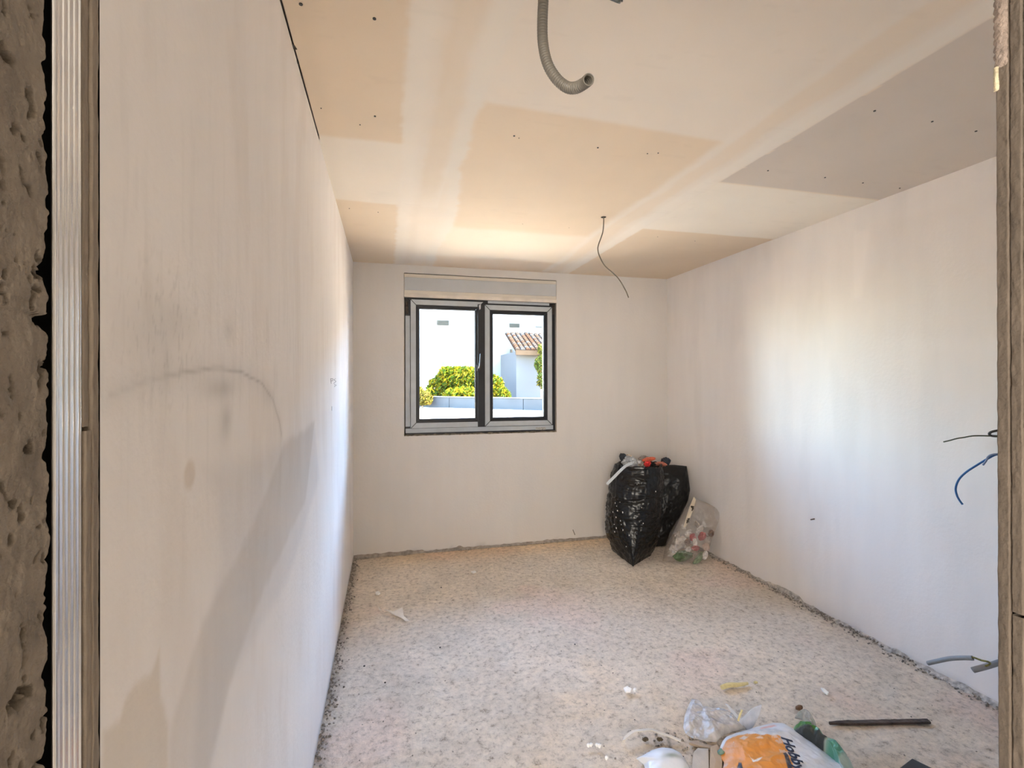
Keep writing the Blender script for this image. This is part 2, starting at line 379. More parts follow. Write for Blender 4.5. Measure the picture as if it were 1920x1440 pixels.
for (u, v, r) in [(702, 35, 5), (703, 218, 4), (564, 8, 5), (964, 255, 4), (973, 259, 2), (1121, 277, 4), (1214, 288, 3), (1234, 287, 3), (1640, 208, 4.5), (1748, 228, 4), (1830, 246, 4.5), (1440, 320, 4), (1547, 333, 4), (1618, 343, 4), (1687, 353, 3.5), (655, 391, 2.5), (709, 398, 2.5), (675, 234, 2.2), (602, 203, 2), (1233, 444, 2), (1303, 452, 2), (1067, 427, 1.5), (980, 420, 1.5)]:
    q = P(u, v, 2, H-.001); r = r*.00105
    vs = [(q.x+r*math.cos(a), q.y+r*math.sin(a), q.z-.0012) for a in np.linspace(0, 2*math.pi, 9)[:-1]]
    b.prism([(x, y) for x, y, z in vs], 2, H+.004, H-.0025)
b.build('drywall_screws', SCREW, ce, kind='stuff')
b = MB()
for pts in ([(545, 82), (549, 80), (557, 92), (550, 91)], [(557, 110), (560, 118), (556, 119)]):
    b.prism([tuple(P(u, v, 2, H).xy) for u, v in pts], 2, H-.0022, H+.003)
b.build('joint_chips', mat('chip_dark', (.05, .04, .03), .9), ce, kind='stuff')

# floor -------------------------------------------------------------------------
def floor_h(X, Y):
    h = .010*(fbm(X*3, Y*3, 401, 4)-.5)+.010*(fbm(X*18, Y*18, 403, 3)-.5)+.004*(fbm(X*55, Y*55, 405, 2)-.5)
    edge = np.minimum(X-XL, XR-X)
    h = h+.018*np.exp(-(edge/.035)**2)*(fbm(X*20+5, Y*20, 407, 3))*1.3
    return h-.002
def floor_col(X, Y):
    n = fbm(X*1.3, Y*1.3, 411, 4); n2 = fbm(X*7, Y*7, 413, 4); n3 = fbm(X*40, Y*40, 415, 3)
    c = np.array((.83, .735, .62))*(1+.24*(n-.5)+.26*(n2-.5)+.16*(n3-.5))[:, None]
    wht = np.exp(-(((X-2.45)/.28)**2+((Y-3.0)/.75)**2))+.6*np.exp(-(((X-1.5)/.6)**2+((Y-3.75)/.4)**2))
    c = c*(1-.0)+(np.array((.80, .77, .735))-c)*(np.clip(wht, 0, 1)*(.35+.6*n2))[:, None]
    pink = sstep(.55, .75, fbm(X*1.8+7, Y*1.8, 417, 3)); c = c*(1+pink[:, None]*np.array((.03, -.03, -.02)))
    och = np.exp(-((Y-4.5)/.22)**2)*sstep(-.3, .2, X)*(1-sstep(2.0, 2.6, X))+.5*sstep(.6, .8, fbm(X*2.2, Y*2.2, 419, 3))*(Y < 2.6)
    c = c*(1+och[:, None]*np.array((.06, -.05, -.2)))
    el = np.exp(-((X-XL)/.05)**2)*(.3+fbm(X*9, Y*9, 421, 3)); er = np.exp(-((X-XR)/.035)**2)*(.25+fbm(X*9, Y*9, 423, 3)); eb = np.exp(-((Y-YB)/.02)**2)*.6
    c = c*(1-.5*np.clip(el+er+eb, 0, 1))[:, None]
    # damp patch and crack by the cement bags
    cr1 = linedist(X, Y, [tuple(P(u, v, 2, 0).xy) for u, v in [(1250, 1372), (1257, 1400), (1256, 1425), (1270, 1440)]])
    c = c*(1-.55*np.exp(-(cr1/.006)**2))[:, None]*(1-.15*np.exp(-(((X-1.25)/.22)**2+((Y-1.8)/.13)**2)))[:, None]
    dk = np.exp(-(((X-1.55)/.5)**2+((Y-2.75)/.35)**2))*sstep(.45, .7, n2); c = c*(1-.12*dk)[:, None]
    return np.clip(c, 0, 1)
def floor_mat():
    m, t, b = nodes('rough_screed'); L = t.links.new
    tc = t.nodes.new('ShaderNodeTexCoord'); at = t.nodes.new('ShaderNodeAttribute'); at.attribute_name = 'Col'
    n1 = t.nodes.new('ShaderNodeTexNoise'); n1.inputs['Scale'].default_value = 30; n1.inputs['Detail'].default_value = 9; n1.inputs['Roughness'].default_value = .8; n1.inputs['Distortion'].default_value = .15
    n2 = t.nodes.new('ShaderNodeTexNoise'); n2.inputs['Scale'].default_value = 26; n2.inputs['Detail'].default_value = 10; n2.inputs['Roughness'].default_value = .72; n2.inputs['Distortion'].default_value = .2
    L(tc.outputs['Object'], n1.inputs['Vector']); L(tc.outputs['Object'], n2.inputs['Vector'])
    r = t.nodes.new('ShaderNodeValToRGB'); e = r.color_ramp.elements
    e[0].position = .30; e[0].color = (.31, .25, .20, 1); e[1].position = .47; e[1].color = (.88, .87, .86, 1)
    x = e.new(.62); x.color = (1.05, 1.04, 1.03, 1); L(n1.outputs['Fac'], r.inputs['Fac'])
    mx = t.nodes.new('ShaderNodeMix'); mx.data_type = 'RGBA'; mx.blend_type = 'MULTIPLY'; mx.inputs['Factor'].default_value = 1
    L(at.outputs['Color'], mx.inputs['A']); L(r.outputs['Color'], mx.inputs['B']); L(mx.outputs['Result'], b.inputs['Base Color'])
    b.inputs['Roughness'].default_value = .9; b.inputs['Specular IOR Level'].default_value = .2
    bp = t.nodes.new('ShaderNodeBump'); bp.inputs['Strength'].default_value = .9; bp.inputs['Distance'].default_value = .018
    L(n2.outputs['Fac'], bp.inputs['Height']); L(bp.outputs['Normal'], b.inputs['Normal'])
    return m
FLOORM = floor_mat()
nx, ny = 310, 432
X, Y = np.meshgrid(np.linspace(XL-.02, XR+.02, nx), np.linspace(.25, YB+.02, ny))
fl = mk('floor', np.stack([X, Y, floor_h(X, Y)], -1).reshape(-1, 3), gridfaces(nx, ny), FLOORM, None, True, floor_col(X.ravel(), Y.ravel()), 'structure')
b = MB(); b.box(-3, 4.2, -3.2, YB+.3, -.2, -.03); b.build('slab', mat('slab_concrete', (.4, .38, .36), .9), fl)
# crumbs along the wall feet
DIRT = mat('mortar_crumbs', (.26, .225, .19), .95, .4, 60, .4, 90)
b = MB()
def crumb(x, y, z, r):
    n = 6; vs = []
    for k in range(n):
        a = 2*math.pi*k/n+random.random(); vs.append((x+r*math.cos(a)*random.uniform(.6, 1.2), y+r*math.sin(a)*random.uniform(.6, 1.2), z+random.uniform(-.2, .4)*r))
    b.add(vs+[(x, y, z+r*random.uniform(.5, 1.1)), (x, y, z-r*.6)], [(k, (k+1) % n, n) for k in range(n)]+[((k+1) % n, k, n+1) for k in range(n)])
for k in range(1500):
    s = random.random(); yy = random.uniform(.9, YB-.02)
    if s < .45: x = XL+abs(random.gauss(0, .022))+.004; y = yy; d = 1
    elif s < .9: x = XR-abs(random.gauss(0, .025))-.004; y = random.uniform(1.5, 3.95) if random.random() < .7 else random.gauss(2.7, .25)
    else: y = YB-abs(random.gauss(0, .012))-.004; x = random.uniform(XL, 2.0)
    y = min(y, YB-.01)
    crumb(x, y, float(floor_h(np.array(x), np.array(y)))+.002, random.uniform(.002, .009)*(1.0 if s < .9 else .7))
for k in range(260):
    x, y = random.uniform(XL+.05, XR-.1), random.uniform(1.4, 4.4)
    crumb(x, y, float(floor_h(np.array(x), np.array(y)))+.001, random.uniform(.0015, .005))
for k in range(50):
    x, y = random.gauss(1.2, .12), random.gauss(1.87, .05); crumb(x, y, float(floor_h(np.array(x), np.array(y)))+.002, random.uniform(.003, .009))
b.build('grit', DIRT, fl, kind='stuff')
# residue of mortar at the foot of the back wall
b = MB(); n = 160
xs = np.linspace(XL+.002, 2.15, n); hs = .010+.030*sstep(.62, .9, fbm(xs*6, xs*0, 431, 4))+.016*fbm(xs*30, xs*0, 433, 3)*1.0
hs[0:40] += .012
V = []
for x, h_ in zip(xs, hs): V += [(x, YB-.016, 0), (x, YB-.012, h_*.6), (x, YB-.002, h_), (x, YB+.005, h_)]
b.add(V, [(i*4+k, (i+1)*4+k, (i+1)*4+k+1, i*4+k+1) for i in range(n-1) for k in range(3)])
b.build('mortar_residue', mat('mortar_residue', (.34, .30, .26), .95, .3, 30, .6, 60), wb)
b = MB(); n = 170
ys = np.linspace(1.5, 4.0, n); hs = .008+.028*sstep(.4, .8, fbm(ys*5, ys*0, 441, 4))*np.exp(-((ys-2.7)/.7)**2)+.02*fbm(ys*28, ys*0, 443, 3)
V = []
for y, h_ in zip(ys, hs): V += [(XR-.022-.01*random.random(), y, 0), (XR-.012, y, h_*.55), (XR-.002, y, h_), (XR+.004, y, h_)]
b.add(V, [(i*4+k, (i+1)*4+k, (i+1)*4+k+1, i*4+k+1) for i in range(n-1) for k in range(3)])
b.build('mortar_residue', mat('mortar_residue_pale', (.45, .42, .385), .95, .45, 40, .6, 60), wr)

# hall round the camera ----------------------------------------------------------
HW = mat('hall_plaster', (.6, .57, .53), .85)
def wallbox(name, *bx, m=HW):
    b = MB(); b.box(*bx); return b.build(name, m, kind='structure')
wallbox('wall_hall_back', -2.4, 3.9, -2.75, -2.6, 0, H)
wallbox('wall_hall_left', -2.5, -2.4, -2.75, .3, 0, H)
wallbox('wall_hall_right', 3.9, 4.0, -2.75, .3, 0, H)
wallbox('ceiling_hall', -2.5, 4.0, -2.75, .32, H, H+.2)
wallbox('floor_hall', -2.4, 3.9, -2.6, .26, -.03, -.004, m=mat('hall_screed', (.5, .46, .42), .9, bump=.4))
JX = .980
b = MB()
b.box(-2.5, XL-.06, .26, .515, 0, H)           # masonry left of the opening
b.box(XL-.06, XL-.05, .26, Y0, 2.3, H)
b.box(XL-.05, JX, .26, Y0, 2.3, H)              # lintel
b.box(JX+.012, 4.0, .26, .52, 0, H)
b.box(JX+.06, 4.0, .52, Y0, 0, H)
b.box(-2.5, XL-.075, .515, Y0, 0, H)
wf = b.build('wall_front', HW, kind='structure')
# door jambs ---------------------------------------------------------------------
door = empty('door_1', (0, .56, 0), 'structure')
# rough masonry edge on the left
def jagged(zarr):
    e = .5185-.0035*fbm(zarr*22, zarr*0, 501, 4)*2+.0035-.004*(fbm(zarr*120, zarr*0, 503, 3)-.5)*2
    for (v0, v1, dpx) in [(588, 636, 30), (838, 872, 12), (990, 1012, 12), (1135, 1160, 14), (1290, 1310, 8), (1395, 1440, 18), (255, 300, 5)]:
        z0, z1 = P(90, v1, 0, XL).z, P(90, v0, 0, XL).z
        e = e-dpx*.00062*sstep(z0, z0+.018, zarr)*(1-sstep(z1-.006, z1, zarr))
    return e
zz = np.linspace(1.05, 2.05, 660); ncol = 96
V = []; ed = jagged(zz); t = np.linspace(0, 1, ncol)
Yg = .36+(ed[:, None]-.36)*(t[None]**.55); Zg = np.repeat(zz[:, None], ncol, 1)
rel = .006*(fbm(Yg*40, Zg*28, 511, 4)-.5)+.003*(fbm(Yg*150, Zg*110, 513, 3)-.5)
hol = fbm(Yg*95, Zg*75, 515, 3); rel = rel-.010*sstep(.66, .76, hol)
Xg = XL+.002+rel-.008*sstep(.93, 1, t)[None]
cc = np.array((.25, .21, .168))*(1+.5*(fbm(Yg*60, Zg*40, 521, 4)-.5)+.3*(fbm(Yg*12, Zg*6, 523, 3)-.5))[..., None]
cc = cc*(1-.35*sstep(.66, .76, hol))[..., None]
Vf = np.stack([Xg, Yg, Zg], -1).reshape(-1, 3); n0 = len(Vf)
back = np.stack([np.full_like(zz, XL-.07), ed-.004, zz], -1)
Vf = np.concatenate([Vf, back]); fs = gridfaces(ncol, len(zz)).tolist()
for i in range(len(zz)-1): fs.append([i*ncol+ncol-1, n0+i, n0+i+1, (i+1)*ncol+ncol-1])
ccf = np.concatenate([cc.reshape(-1, 3), np.repeat(np.array([[.03, .025, .02]]), len(zz), 0)])
MORT = plaster_mat('rough_mortar', .9, 180, (60, 60, 40), .95)
o = mk('masonry_edge', Vf, fs, MORT, None, True, ccf); adopt(door, o)
b = MB(); b.box(XL-.06, XL, .26, .512, 0, 1.05, (.2, .17, .14)); b.box(XL-.06, XL, .26, .512, 2.05, 2.3, (.2, .17, .14)); o = b.build('masonry_block', MORT, door)
b = MB(); b.box(XL-.075, XL-.07, .5, Y0, 0, 2.3); b.build('cavity_shade', mat('cavity', (.01, .01, .01), 1), door)  # black sheet put in for the shade deep in the jamb slot
# steel stud with grooves
STEEL = bpy.data.materials.new('galvanised_steel'); STEEL.use_nodes = True
tt = STEEL.node_tree; pb = tt.nodes['Principled BSDF']; pb.inputs['Metallic'].default_value = 1; pb.inputs['Roughness'].default_value = .20
nz = tt.nodes.new('ShaderNodeTexNoise'); nz.inputs['Scale'].default_value = 30; nz.inputs['Detail'].default_value = 6
tcn = tt.nodes.new('ShaderNodeTexCoord'); tt.links.new(tcn.outputs['Object'], nz.inputs['Vector'])
rp = tt.nodes.new('ShaderNodeValToRGB'); rp.color_ramp.elements[0].color = (.66, .67, .69, 1); rp.color_ramp.elements[1].color = (.86, .87, .89, 1)
tt.links.new(nz.outputs['Fac'], rp.inputs['Fac']); tt.links.new(rp.outputs['Color'], pb.inputs['Base Color'])
n2 = tt.nodes.new('ShaderNodeTexNoise'); n2.inputs['Scale'].default_value = 160; n2.inputs['Detail'].default_value = 4; tt.links.new(tcn.outputs['Object'], n2.inputs['Vector'])
bp = tt.nodes.new('ShaderNodeBump'); bp.inputs['Strength'].default_value = .08; bp.inputs['Distance'].default_value = .002
tt.links.new(n2.outputs['Fac'], bp.inputs['Height']); tt.links.new(bp.outputs['Normal'], pb.inputs['Normal'])
def stud(xf, sgn, ya, yb, name='metal_stud'):
    """xf plane of the web, sgn +1 web faces +x"""
    prof = [(ya+.0035, -.0050), (ya+.0012, -.0044), (ya+.0008, -.0034), (ya+.0016, -.0022), (ya+.003, -.0012), (ya+.005, -.0006)]
    n = 96
    for k in range(n+1):
        y = ya+.006+(yb-ya-.008)*k/n
        t = k/n
        ph = (t*4) % 1.0; g = -.0016*float(sstep(.42, .52, ph))*float(1-sstep(.88, .98, ph))-.0004*math.cos(ph*6.283)
        prof.append((y, g-.0003))
    prof += [(yb, -.001), (yb, -.045)]
    V = []
    zs = np.linspace(0, 2.3, 24)
    for z in zs:
        for (y, d) in prof: V.append((xf+sgn*d, y, z))
    m_ = len(prof); f = [(i*m_+k, i*m_+k+1, (i+1)*m_+k+1, (i+1)*m_+k) for i in range(len(zs)-1) for k in range(m_-1)]
    if sgn < 0: f = [q[::-1] for q in f]
    o = mk(name, V, f, STEEL, None, True); adopt(door, o); return o
stud(XL-.001, 1, .5305, .5715)
stud(JX+.004, -1, .512, .5555)
# cut edges of the double plasterboard
EDGE = plaster_mat('cut_board_edge', .6, 120, (40, 40, 9), .95)
def board_edge(x, sgn, ya, yb, z0, z1, seed, xd=.0, deep=.05, tone=(.27, .225, .18)):
    zz = np.linspace(z0, z1, int((z1-z0)/.0025)); nc = 16; t = np.linspace(0, 1, nc)
    e1 = .0006*(fbm(zz*30, zz*0, seed, 4)-.5)*2; e2 = .0006*(fbm(zz*36, zz*0, seed+5, 4)-.5)*2
    Yg = (ya+e1)[:, None]*(1-t)+(yb+e2)[:, None]*t; Zg = np.repeat(zz[:, None], nc, 1)
    r = .0022*(fbm(Yg*140, Zg*45, seed+9, 4)-.5)-.004*(np.exp(-((t-0)/.05)**2)+np.exp(-((t-1)/.05)**2))[None]
    paper = (np.exp(-((t-.09)/.05)**2)+np.exp(-((t-.91)/.05)**2))[None]
    Xg = x+sgn*(r-xd)
    c = np.array(tone)*(1+.5*(fbm(Yg*200, Zg*30, seed+15, 4)-.5)+.35*(fbm(Yg*30, Zg*5, seed+17, 3)-.5)+.25*paper)[..., None]
    V = np.stack([Xg, Yg, Zg], -1).reshape(-1, 3); n0 = len(V); f = gridfaces(nc, len(zz), sgn < 0).tolist()
    bk = np.concatenate([np.stack([np.full_like(zz, x-sgn*deep), ya+e1, zz], -1), np.stack([np.full_like(zz, x-sgn*deep), yb+e2, zz], -1)])
    V = np.concatenate([V, bk]); m_ = len(zz)
    for i in range(m_-1):
        f.append([i*nc, (i+1)*nc, n0+i+1, n0+i]); f.append([i*nc+nc-1, n0+m_+i, n0+m_+i+1, (i+1)*nc+nc-1])
    c = np.concatenate([c.reshape(-1, 3), np.repeat(np.array([tone]), 2*m_, 0)*.8])
    o = mk('board_edge', V, f, EDGE, None, True, c); adopt(door, o); return o
zk = P(170, 803, 0, XL).z
board_edge(XL, 1, .5735, .5845, 0, zk-.002, 601); board_edge(XL, 1, .5735, .5840, zk+.002, 2.3, 611, .002)
board_edge(XL, 1, .5848, Y0-.0002, 0, 2.3, 621)
zr = P(1900, 1150, 0, JX).z
RT_ = (.145, .118, .095); board_edge(JX, -1, .5803, Y0, 0, 2.3, 631, tone=RT_); board_edge(JX, -1, .5630, .5797, zr+.002, 2.3, 641, tone=RT_); board_edge(JX, -1, .5630, .5797, 0, zr-.003, 651, .001, tone=RT_)
# smeared plaster lumps on the right jamb
b = MB()
def lump(u0, u1, v0, v1, th, teeth):
    a0, a1 = P(u0, v0, 0, JX), P(u1, v0, 0, JX); z0, z1 = P(u0, v1, 0, JX).z, a0.z
    n = 40; V = []
    for k in range(n+1):
        z = z0+(z1-z0)*k/n; j = teeth*abs(math.sin(k*1.05))+random.uniform(-.0006, .0006); e = sstep(0, .12, k/n)
        ya_, yb_ = a1.y+.0015-j*.3, a0.y+.001+j
        V += [(JX+.001, ya_, z), (JX-th*float(e), ya_+.002, z), (JX-th*float(e)*1.1, (ya_+yb_)/2, z+random.uniform(-.001, .001)), (JX-th*float(e)*.8, yb_-.0015, z), (JX+.001, yb_, z)]
    b.add(V, [(i*5+k, i*5+k+1, (i+1)*5+k+1, (i+1)*5+k) for i in range(n) for k in range(4)])
lump(1867, 1890, -60, 131, .004, .0025)
b.build('plaster_smear', mat('plaster_smear', (.33, .265, .225), .95, .25, 60, .8, 130), door, smooth=True)
b = MB(); lump(1866, 1875, 128, 172, .003, .002); b.build('plaster_chip', mat('plaster_cream', (.62, .55, .38), .9, .2, 80, .5, 120), door, smooth=True)


# ------------------------------------------------------------------ window
win = empty('window_1', (.87, YB, 1.06), 'structure')
YW = YB+.030                       # face of the fixed frame
ANTH = mat('anthracite_profile', (.009, .0095, .013), .4, .15, 30)
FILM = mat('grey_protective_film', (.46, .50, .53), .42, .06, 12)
def X_(u, v=700, y=YW): return P(u, v, 1, y).x
def Z_(u, v, y=YW): return P(u, v, 1, y).z
FX0, FX1, FZ0, FZ1 = X_(759.5), X_(1040.5), Z_(900, 812.5), 2.325
def ring(name, x0, x1, z0, z1, w_, y0, y1, m, parent, sides='LRTB', gap=.0012, bevel=.003):
    b = MB(); wl_, wr_, wb_, wt_ = w_
    A = [(x0, z0), (x1, z0), (x1, z1), (x0, z1)]; B = [(x0+wl_, z0+wb_), (x1-wr_, z0+wb_), (x1-wr_, z1-wt_), (x0+wl_, z1-wt_)]
    g = gap
    Q = {'B': [(x0+g, z0), (x1-g, z0), (B[1][0]-g, B[1][1]), (B[0][0]+g, B[0][1])],
         'T': [(B[3][0]+g, B[3][1]), (B[2][0]-g, B[2][1]), (x1-g, z1), (x0+g, z1)],
         'L': [(x0, z0+g), (B[0][0], B[0][1]+g), (B[3][0], B[3][1]-g), (x0, z1-g)],
         'R': [(B[1][0], B[1][1]+g), (x1, z0+g), (x1, z1-g), (B[2][0], B[2][1]-g)]}
    for s in sides: b.prism(Q[s], 1, y0, y1)
    return b.build(name, m, parent, bevel=bevel)
ring('frame', FX0, FX1, FZ0, FZ1, (.045, .045, .062, .05), YW, YW+.075, ANTH, win, gap=0)
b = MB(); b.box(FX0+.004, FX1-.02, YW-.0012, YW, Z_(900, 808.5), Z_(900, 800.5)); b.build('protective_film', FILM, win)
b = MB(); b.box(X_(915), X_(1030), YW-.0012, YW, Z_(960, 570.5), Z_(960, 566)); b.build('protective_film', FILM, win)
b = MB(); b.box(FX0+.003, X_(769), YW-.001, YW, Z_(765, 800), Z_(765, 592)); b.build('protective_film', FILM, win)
GLASS = bpy.data.materials.new('window_glass'); GLASS.use_nodes = True
t = GLASS.node_tree; t.nodes.clear(); o_ = t.nodes.new('ShaderNodeOutputMaterial'); tr = t.nodes.new('ShaderNodeBsdfTransparent'); gl = t.nodes.new('ShaderNodeBsdfGlossy')
gl.inputs['Roughness'].default_value = .02; tr.inputs[0].default_value = (.96, .98, .97, 1)
fr = t.nodes.new('ShaderNodeFresnel'); fr.inputs[0].default_value = 1.3; mxs = t.nodes.new('ShaderNodeMixShader')
t.links.new(fr.outputs[0], mxs.inputs[0]); t.links.new(tr.outputs[0], mxs.inputs[1]); t.links.new(gl.outputs[0], mxs.inputs[2]); t.links.new(mxs.outputs[0], o_.inputs[0])
def sash(x0, x1, z0, z1, yf, film_sides, dark_right):
    wd = (.062, .062, .066, .066)
    s = ring('sash', x0, x1, z0, z1, wd, yf, yf+.062, ANTH, win)
    # raised film covered faces
    fw = .046
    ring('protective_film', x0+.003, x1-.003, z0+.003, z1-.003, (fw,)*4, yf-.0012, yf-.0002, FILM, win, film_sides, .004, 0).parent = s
    bd = ring('glazing_bead', x0+.058, x1-.058, z0+.060, z1-.060, (.022,)*4, yf+.012, yf+.03, ANTH, None, gap=.0006, bevel=.002); bd.parent = s
    gk = ring('gasket', x0+.078, x1-.078, z0+.080, z1-.080, (.006,)*4, yf+.022, yf+.03, mat('gasket_rubber', (.16, .17, .18), .6), None, gap=0, bevel=0); gk.parent = s
    b = MB(); b.box(x0+.06, x1-.06, yf+.032, yf+.036, z0+.06, z1-.06); p = b.build('pane', GLASS); p.parent = s
    for k in (bd, gk, p): k.matrix_parent_inverse = s.matrix_parent_inverse.copy(); k.matrix_parent_inverse = Matrix.Identity(4)
    return s
yS = YB+.012
def setparents(s):
    for k in s.children:
        k.matrix_parent_inverse = Matrix.Identity(4)
S1 = sash(X_(769.5, 700, yS), X_(907.5, 700, yS), Z_(840, 802, yS), Z_(770, 560.5, yS), yS, 'LTB', True)
S2 = sash(X_(909, 700, yS), X_(1036, 700, yS), Z_(960, 799, yS), Z_(960, 572.5, yS), yS+.006, 'LTBR', False)
# meeting stile cover and handle on the left sash
b = MB(); x1 = X_(907.5, 700, yS); b.box(x1-.060, x1+.006, yS-.012, yS-.001, Z_(900, 800, yS), Z_(900, 571, yS)); ms = b.build('meeting_stile', ANTH, bevel=.002); ms.parent = S1
b = MB(); hx = X_(897, 690, yS); hz = Z_(897, 690, yS)
b.box(hx-.016, hx+.016, yS-.022, yS-.012, hz-.035, hz+.035)
b.tube([(hx, yS-.02, hz), (hx, yS-.05, hz), (hx+.002, yS-.058, hz+.02), (hx+.008, yS-.058, hz+.07), (hx+.012, yS-.055, hz+.13)], .0075, 10)
hd = b.build('handle', mat('handle_metal', (.12, .12, .13), .25, .05, 20, metal=.6), smooth=True); hd.parent = S1
# torn corner of film
b = MB(); q = P(900, 577, 1, yS-.014); b.add([(q.x-.012, q.y, q.z+.022), (q.x+.008, q.y-.003, q.z+.03), (q.x+.006, q.y-.004, q.z-.01), (q.x-.006, q.y-.006, q.z-.022), (q.x-.012, q.y+.001, q.z+.022), (q.x+.008, q.y-.002, q.z+.03), (q.x+.006, q.y-.003, q.z-.01), (q.x-.006, q.y-.005, q.z-.022)], [(0, 1, 2, 3), (7, 6, 5, 4), (0, 4, 5, 1), (1, 5, 6, 2), (2, 6, 7, 3), (3, 7, 4, 0)])
tf = b.build('film_scrap', mat('pale_film', (.6, .6, .6), .4)); tf.parent = S1
# hinge and corner blocks
b = MB(); q = P(763, 575, 1, YB+.004); b.box(q.x-.012, q.x+.012, q.y, q.y+.03, q.z-.06, q.z+.05); q2 = P(1038, 580, 1, YB+.004); b.box(q2.x-.008, q2.x+.008, q2.y, q2.y+.03, q2.z-.05, q2.z+.05)
b.build('hinge', mat('rusty_foam', (.06, .045, .035), .9, .5, 60, .5, 100), win, bevel=.004)
# roller shutter box
b = MB(); SBX0, SBX1 = OX0+.002, OX1-.002
b.box(SBX0, SBX1, YB-.002, YB+.2, 2.334, OZ1-.003); sb = b.build('shutter_box', mat('cream_pvc', (.68, .63, .55), .5, .04, 6), win, bevel=.003)
b = MB(); b.box(SBX0+.004, SBX1-.004, YB-.012, YB-.003, 2.372, OZ1-.036); lid = b.build('shutter_lid', mat('grey_pvc', (.50, .515, .525), .4, .05, 5), bevel=.003); lid.parent = sb
b = MB(); b.box(SBX0, SBX1, YB-.010, YB+.028, 2.310, 2.342); lp = b.build('lower_lip', mat('lip_pvc', (.72, .66, .58), .5), bevel=.002); lp.parent = sb
b = MB(); b.box(SBX0, SBX1, YB-.0, YB+.01, OZ1-.004, OZ1+.0035); jt = b.build('shadow_joint', mat('joint_dark', (.16, .14, .12), .9)); jt.parent = sb
# crumbly bed under the frame
b = MB(); n = 90; xs = np.linspace(OX0, OX1, n); V = []
for k, x in enumerate(xs):
    h_ = Z_(900, 811)+.004*(vnoise(np.array(x*40), np.array(2.), 701)-.5)*2; d_ = .010*float(vnoise(np.array(x*60), np.array(5.), 703))
    V += [(x, YB+.07, h_), (x, YB+.012-d_*.6, h_-.002), (x, YB+.001-d_*.3, OZ0+.006-d_*.6), (x, YB+.004, OZ0-.008)]
b.add(V, [(i*4+k, (i+1)*4+k, (i+1)*4+k+1, i*4+k+1) for i in range(n-1) for k in range(3)])
b.build('sill_mortar', mat('sill_mortar', (.20, .165, .12), .95, .5, 35, .7, 90), win)
b = MB(); b.box(X_(1004), X_(1023), YW-.003, YW-.0015, Z_(1010, 806), Z_(1010, 801)); b.build('tape_patch', mat('tape_grey', (.42, .41, .38), .6, .3, 80), win)
# pencil marks and nails on the walls
PEN = mat('pencil', (.12, .11, .11), .7)
b = MB()
for seg in ([(620, 710), (621, 719)], [(620, 710), (624, 710), (624, 714), (621, 714)], [(629, 710), (626, 712), (630, 715), (626, 719)], [(627, 721), (631, 722), (627, 725)], [(622, 762), (622, 770)]):
    pts = [P(u, v, 0, XL+.0006) for u, v in seg]
    b.tube(pts, .0012, 5, smooth=False)
b.build('pencil_mark', PEN, wl)
b = MB()
for (u, v) in [(1527, 973)]:
    q = P(u, v, 0, XR); b.tube([(q.x, q.y, q.z), (q.x-.03, q.y, q.z-.003)], .004, 8, smooth=False)
b.build('nail', mat('rusty_nail', (.09, .06, .045), .6), wr)
b = MB(); q = P(1074, 993, 1, YB); q2 = P(1078, 1003, 1, YB-.01); b.tube([q, q2], .003, 6, smooth=False); b.build('nail', mat('rusty_wire', (.1, .075, .05), .7), wb)

# ------------------------------------------------------------------ outside
GZ = .75
def gz(y): return .28+(GZ-.28)*float(sstep(5, 12, y))
nx, ny = 120, 150
X, Y = np.meshgrid(np.linspace(-14, 26, nx), np.linspace(YB+.3, 34, ny))
Z = .28+(GZ-.28)*sstep(5, 12, Y)+.05*(fbm(X*.8, Y*.8, 801, 4)-.5)
n = fbm(X*.7, Y*.9, 803, 4)[..., None]; n2 = fbm(X*.9+5, Y*2.2, 805, 4)[..., None]
c = np.array((.40, .315, .225))*(1-n*.25)+.0
c = c+(np.array((.30, .17, .08))-c)*sstep(.5, .62, n2)*.8
gr = mk('ground', np.stack([X, Y, Z], -1).reshape(-1, 3), gridfaces(nx, ny), plaster_mat('dusty_earth', .6, 6, (2, 2, 2), .95), None, True, c.reshape(-1, 3), 'structure')
# long wall of rendered panels
GW = mat('grey_render', (.034, .035, .036), .85, .06, 3, spec=0); GWC = mat('wall_coping', (.06, .06, .06), .8, spec=0)
A_, B_ = P(700, 760, 1, 18.4), P(1120, 766, 1, 12.2)
A_ = Vector((A_.x, A_.y, GZ)); B_ = Vector((B_.x, B_.y, GZ)); dv = B_-A_; Lw = dv.length; dv.normalize()
gw = empty('garden_wall', A_); gw.rotation_euler.z = math.atan2(dv.y, dv.x)
tag(gw, 'low grey rendered boundary wall below the bush beyond the window', 'wall')
b = MB(); npan = 5
# joint seen at u=981
def along(u):
    d = ray(u, 750); # intersect vertical plane through A_,dv
    nrm = Vector((-dv.y, dv.x, 0)); tt_ = (A_-CO).dot(nrm)/d.dot(nrm); return (CO+d*tt_-A_).dot(dv)
js = [-.5, along(842), along(905), along(981), Lw+.6]
for a, e in zip(js, js[1:]):
    b = MB(); b.box(a+.008, e-.008, 0, .14, -.3, .33); o = b.build('wall_panel', GW, bevel=.01); o.parent = gw
b = MB(); b.box(-.5, Lw+.6, -.02, .16, .33, .36); o = b.build('coping', GWC, bevel=.008); o.parent = gw
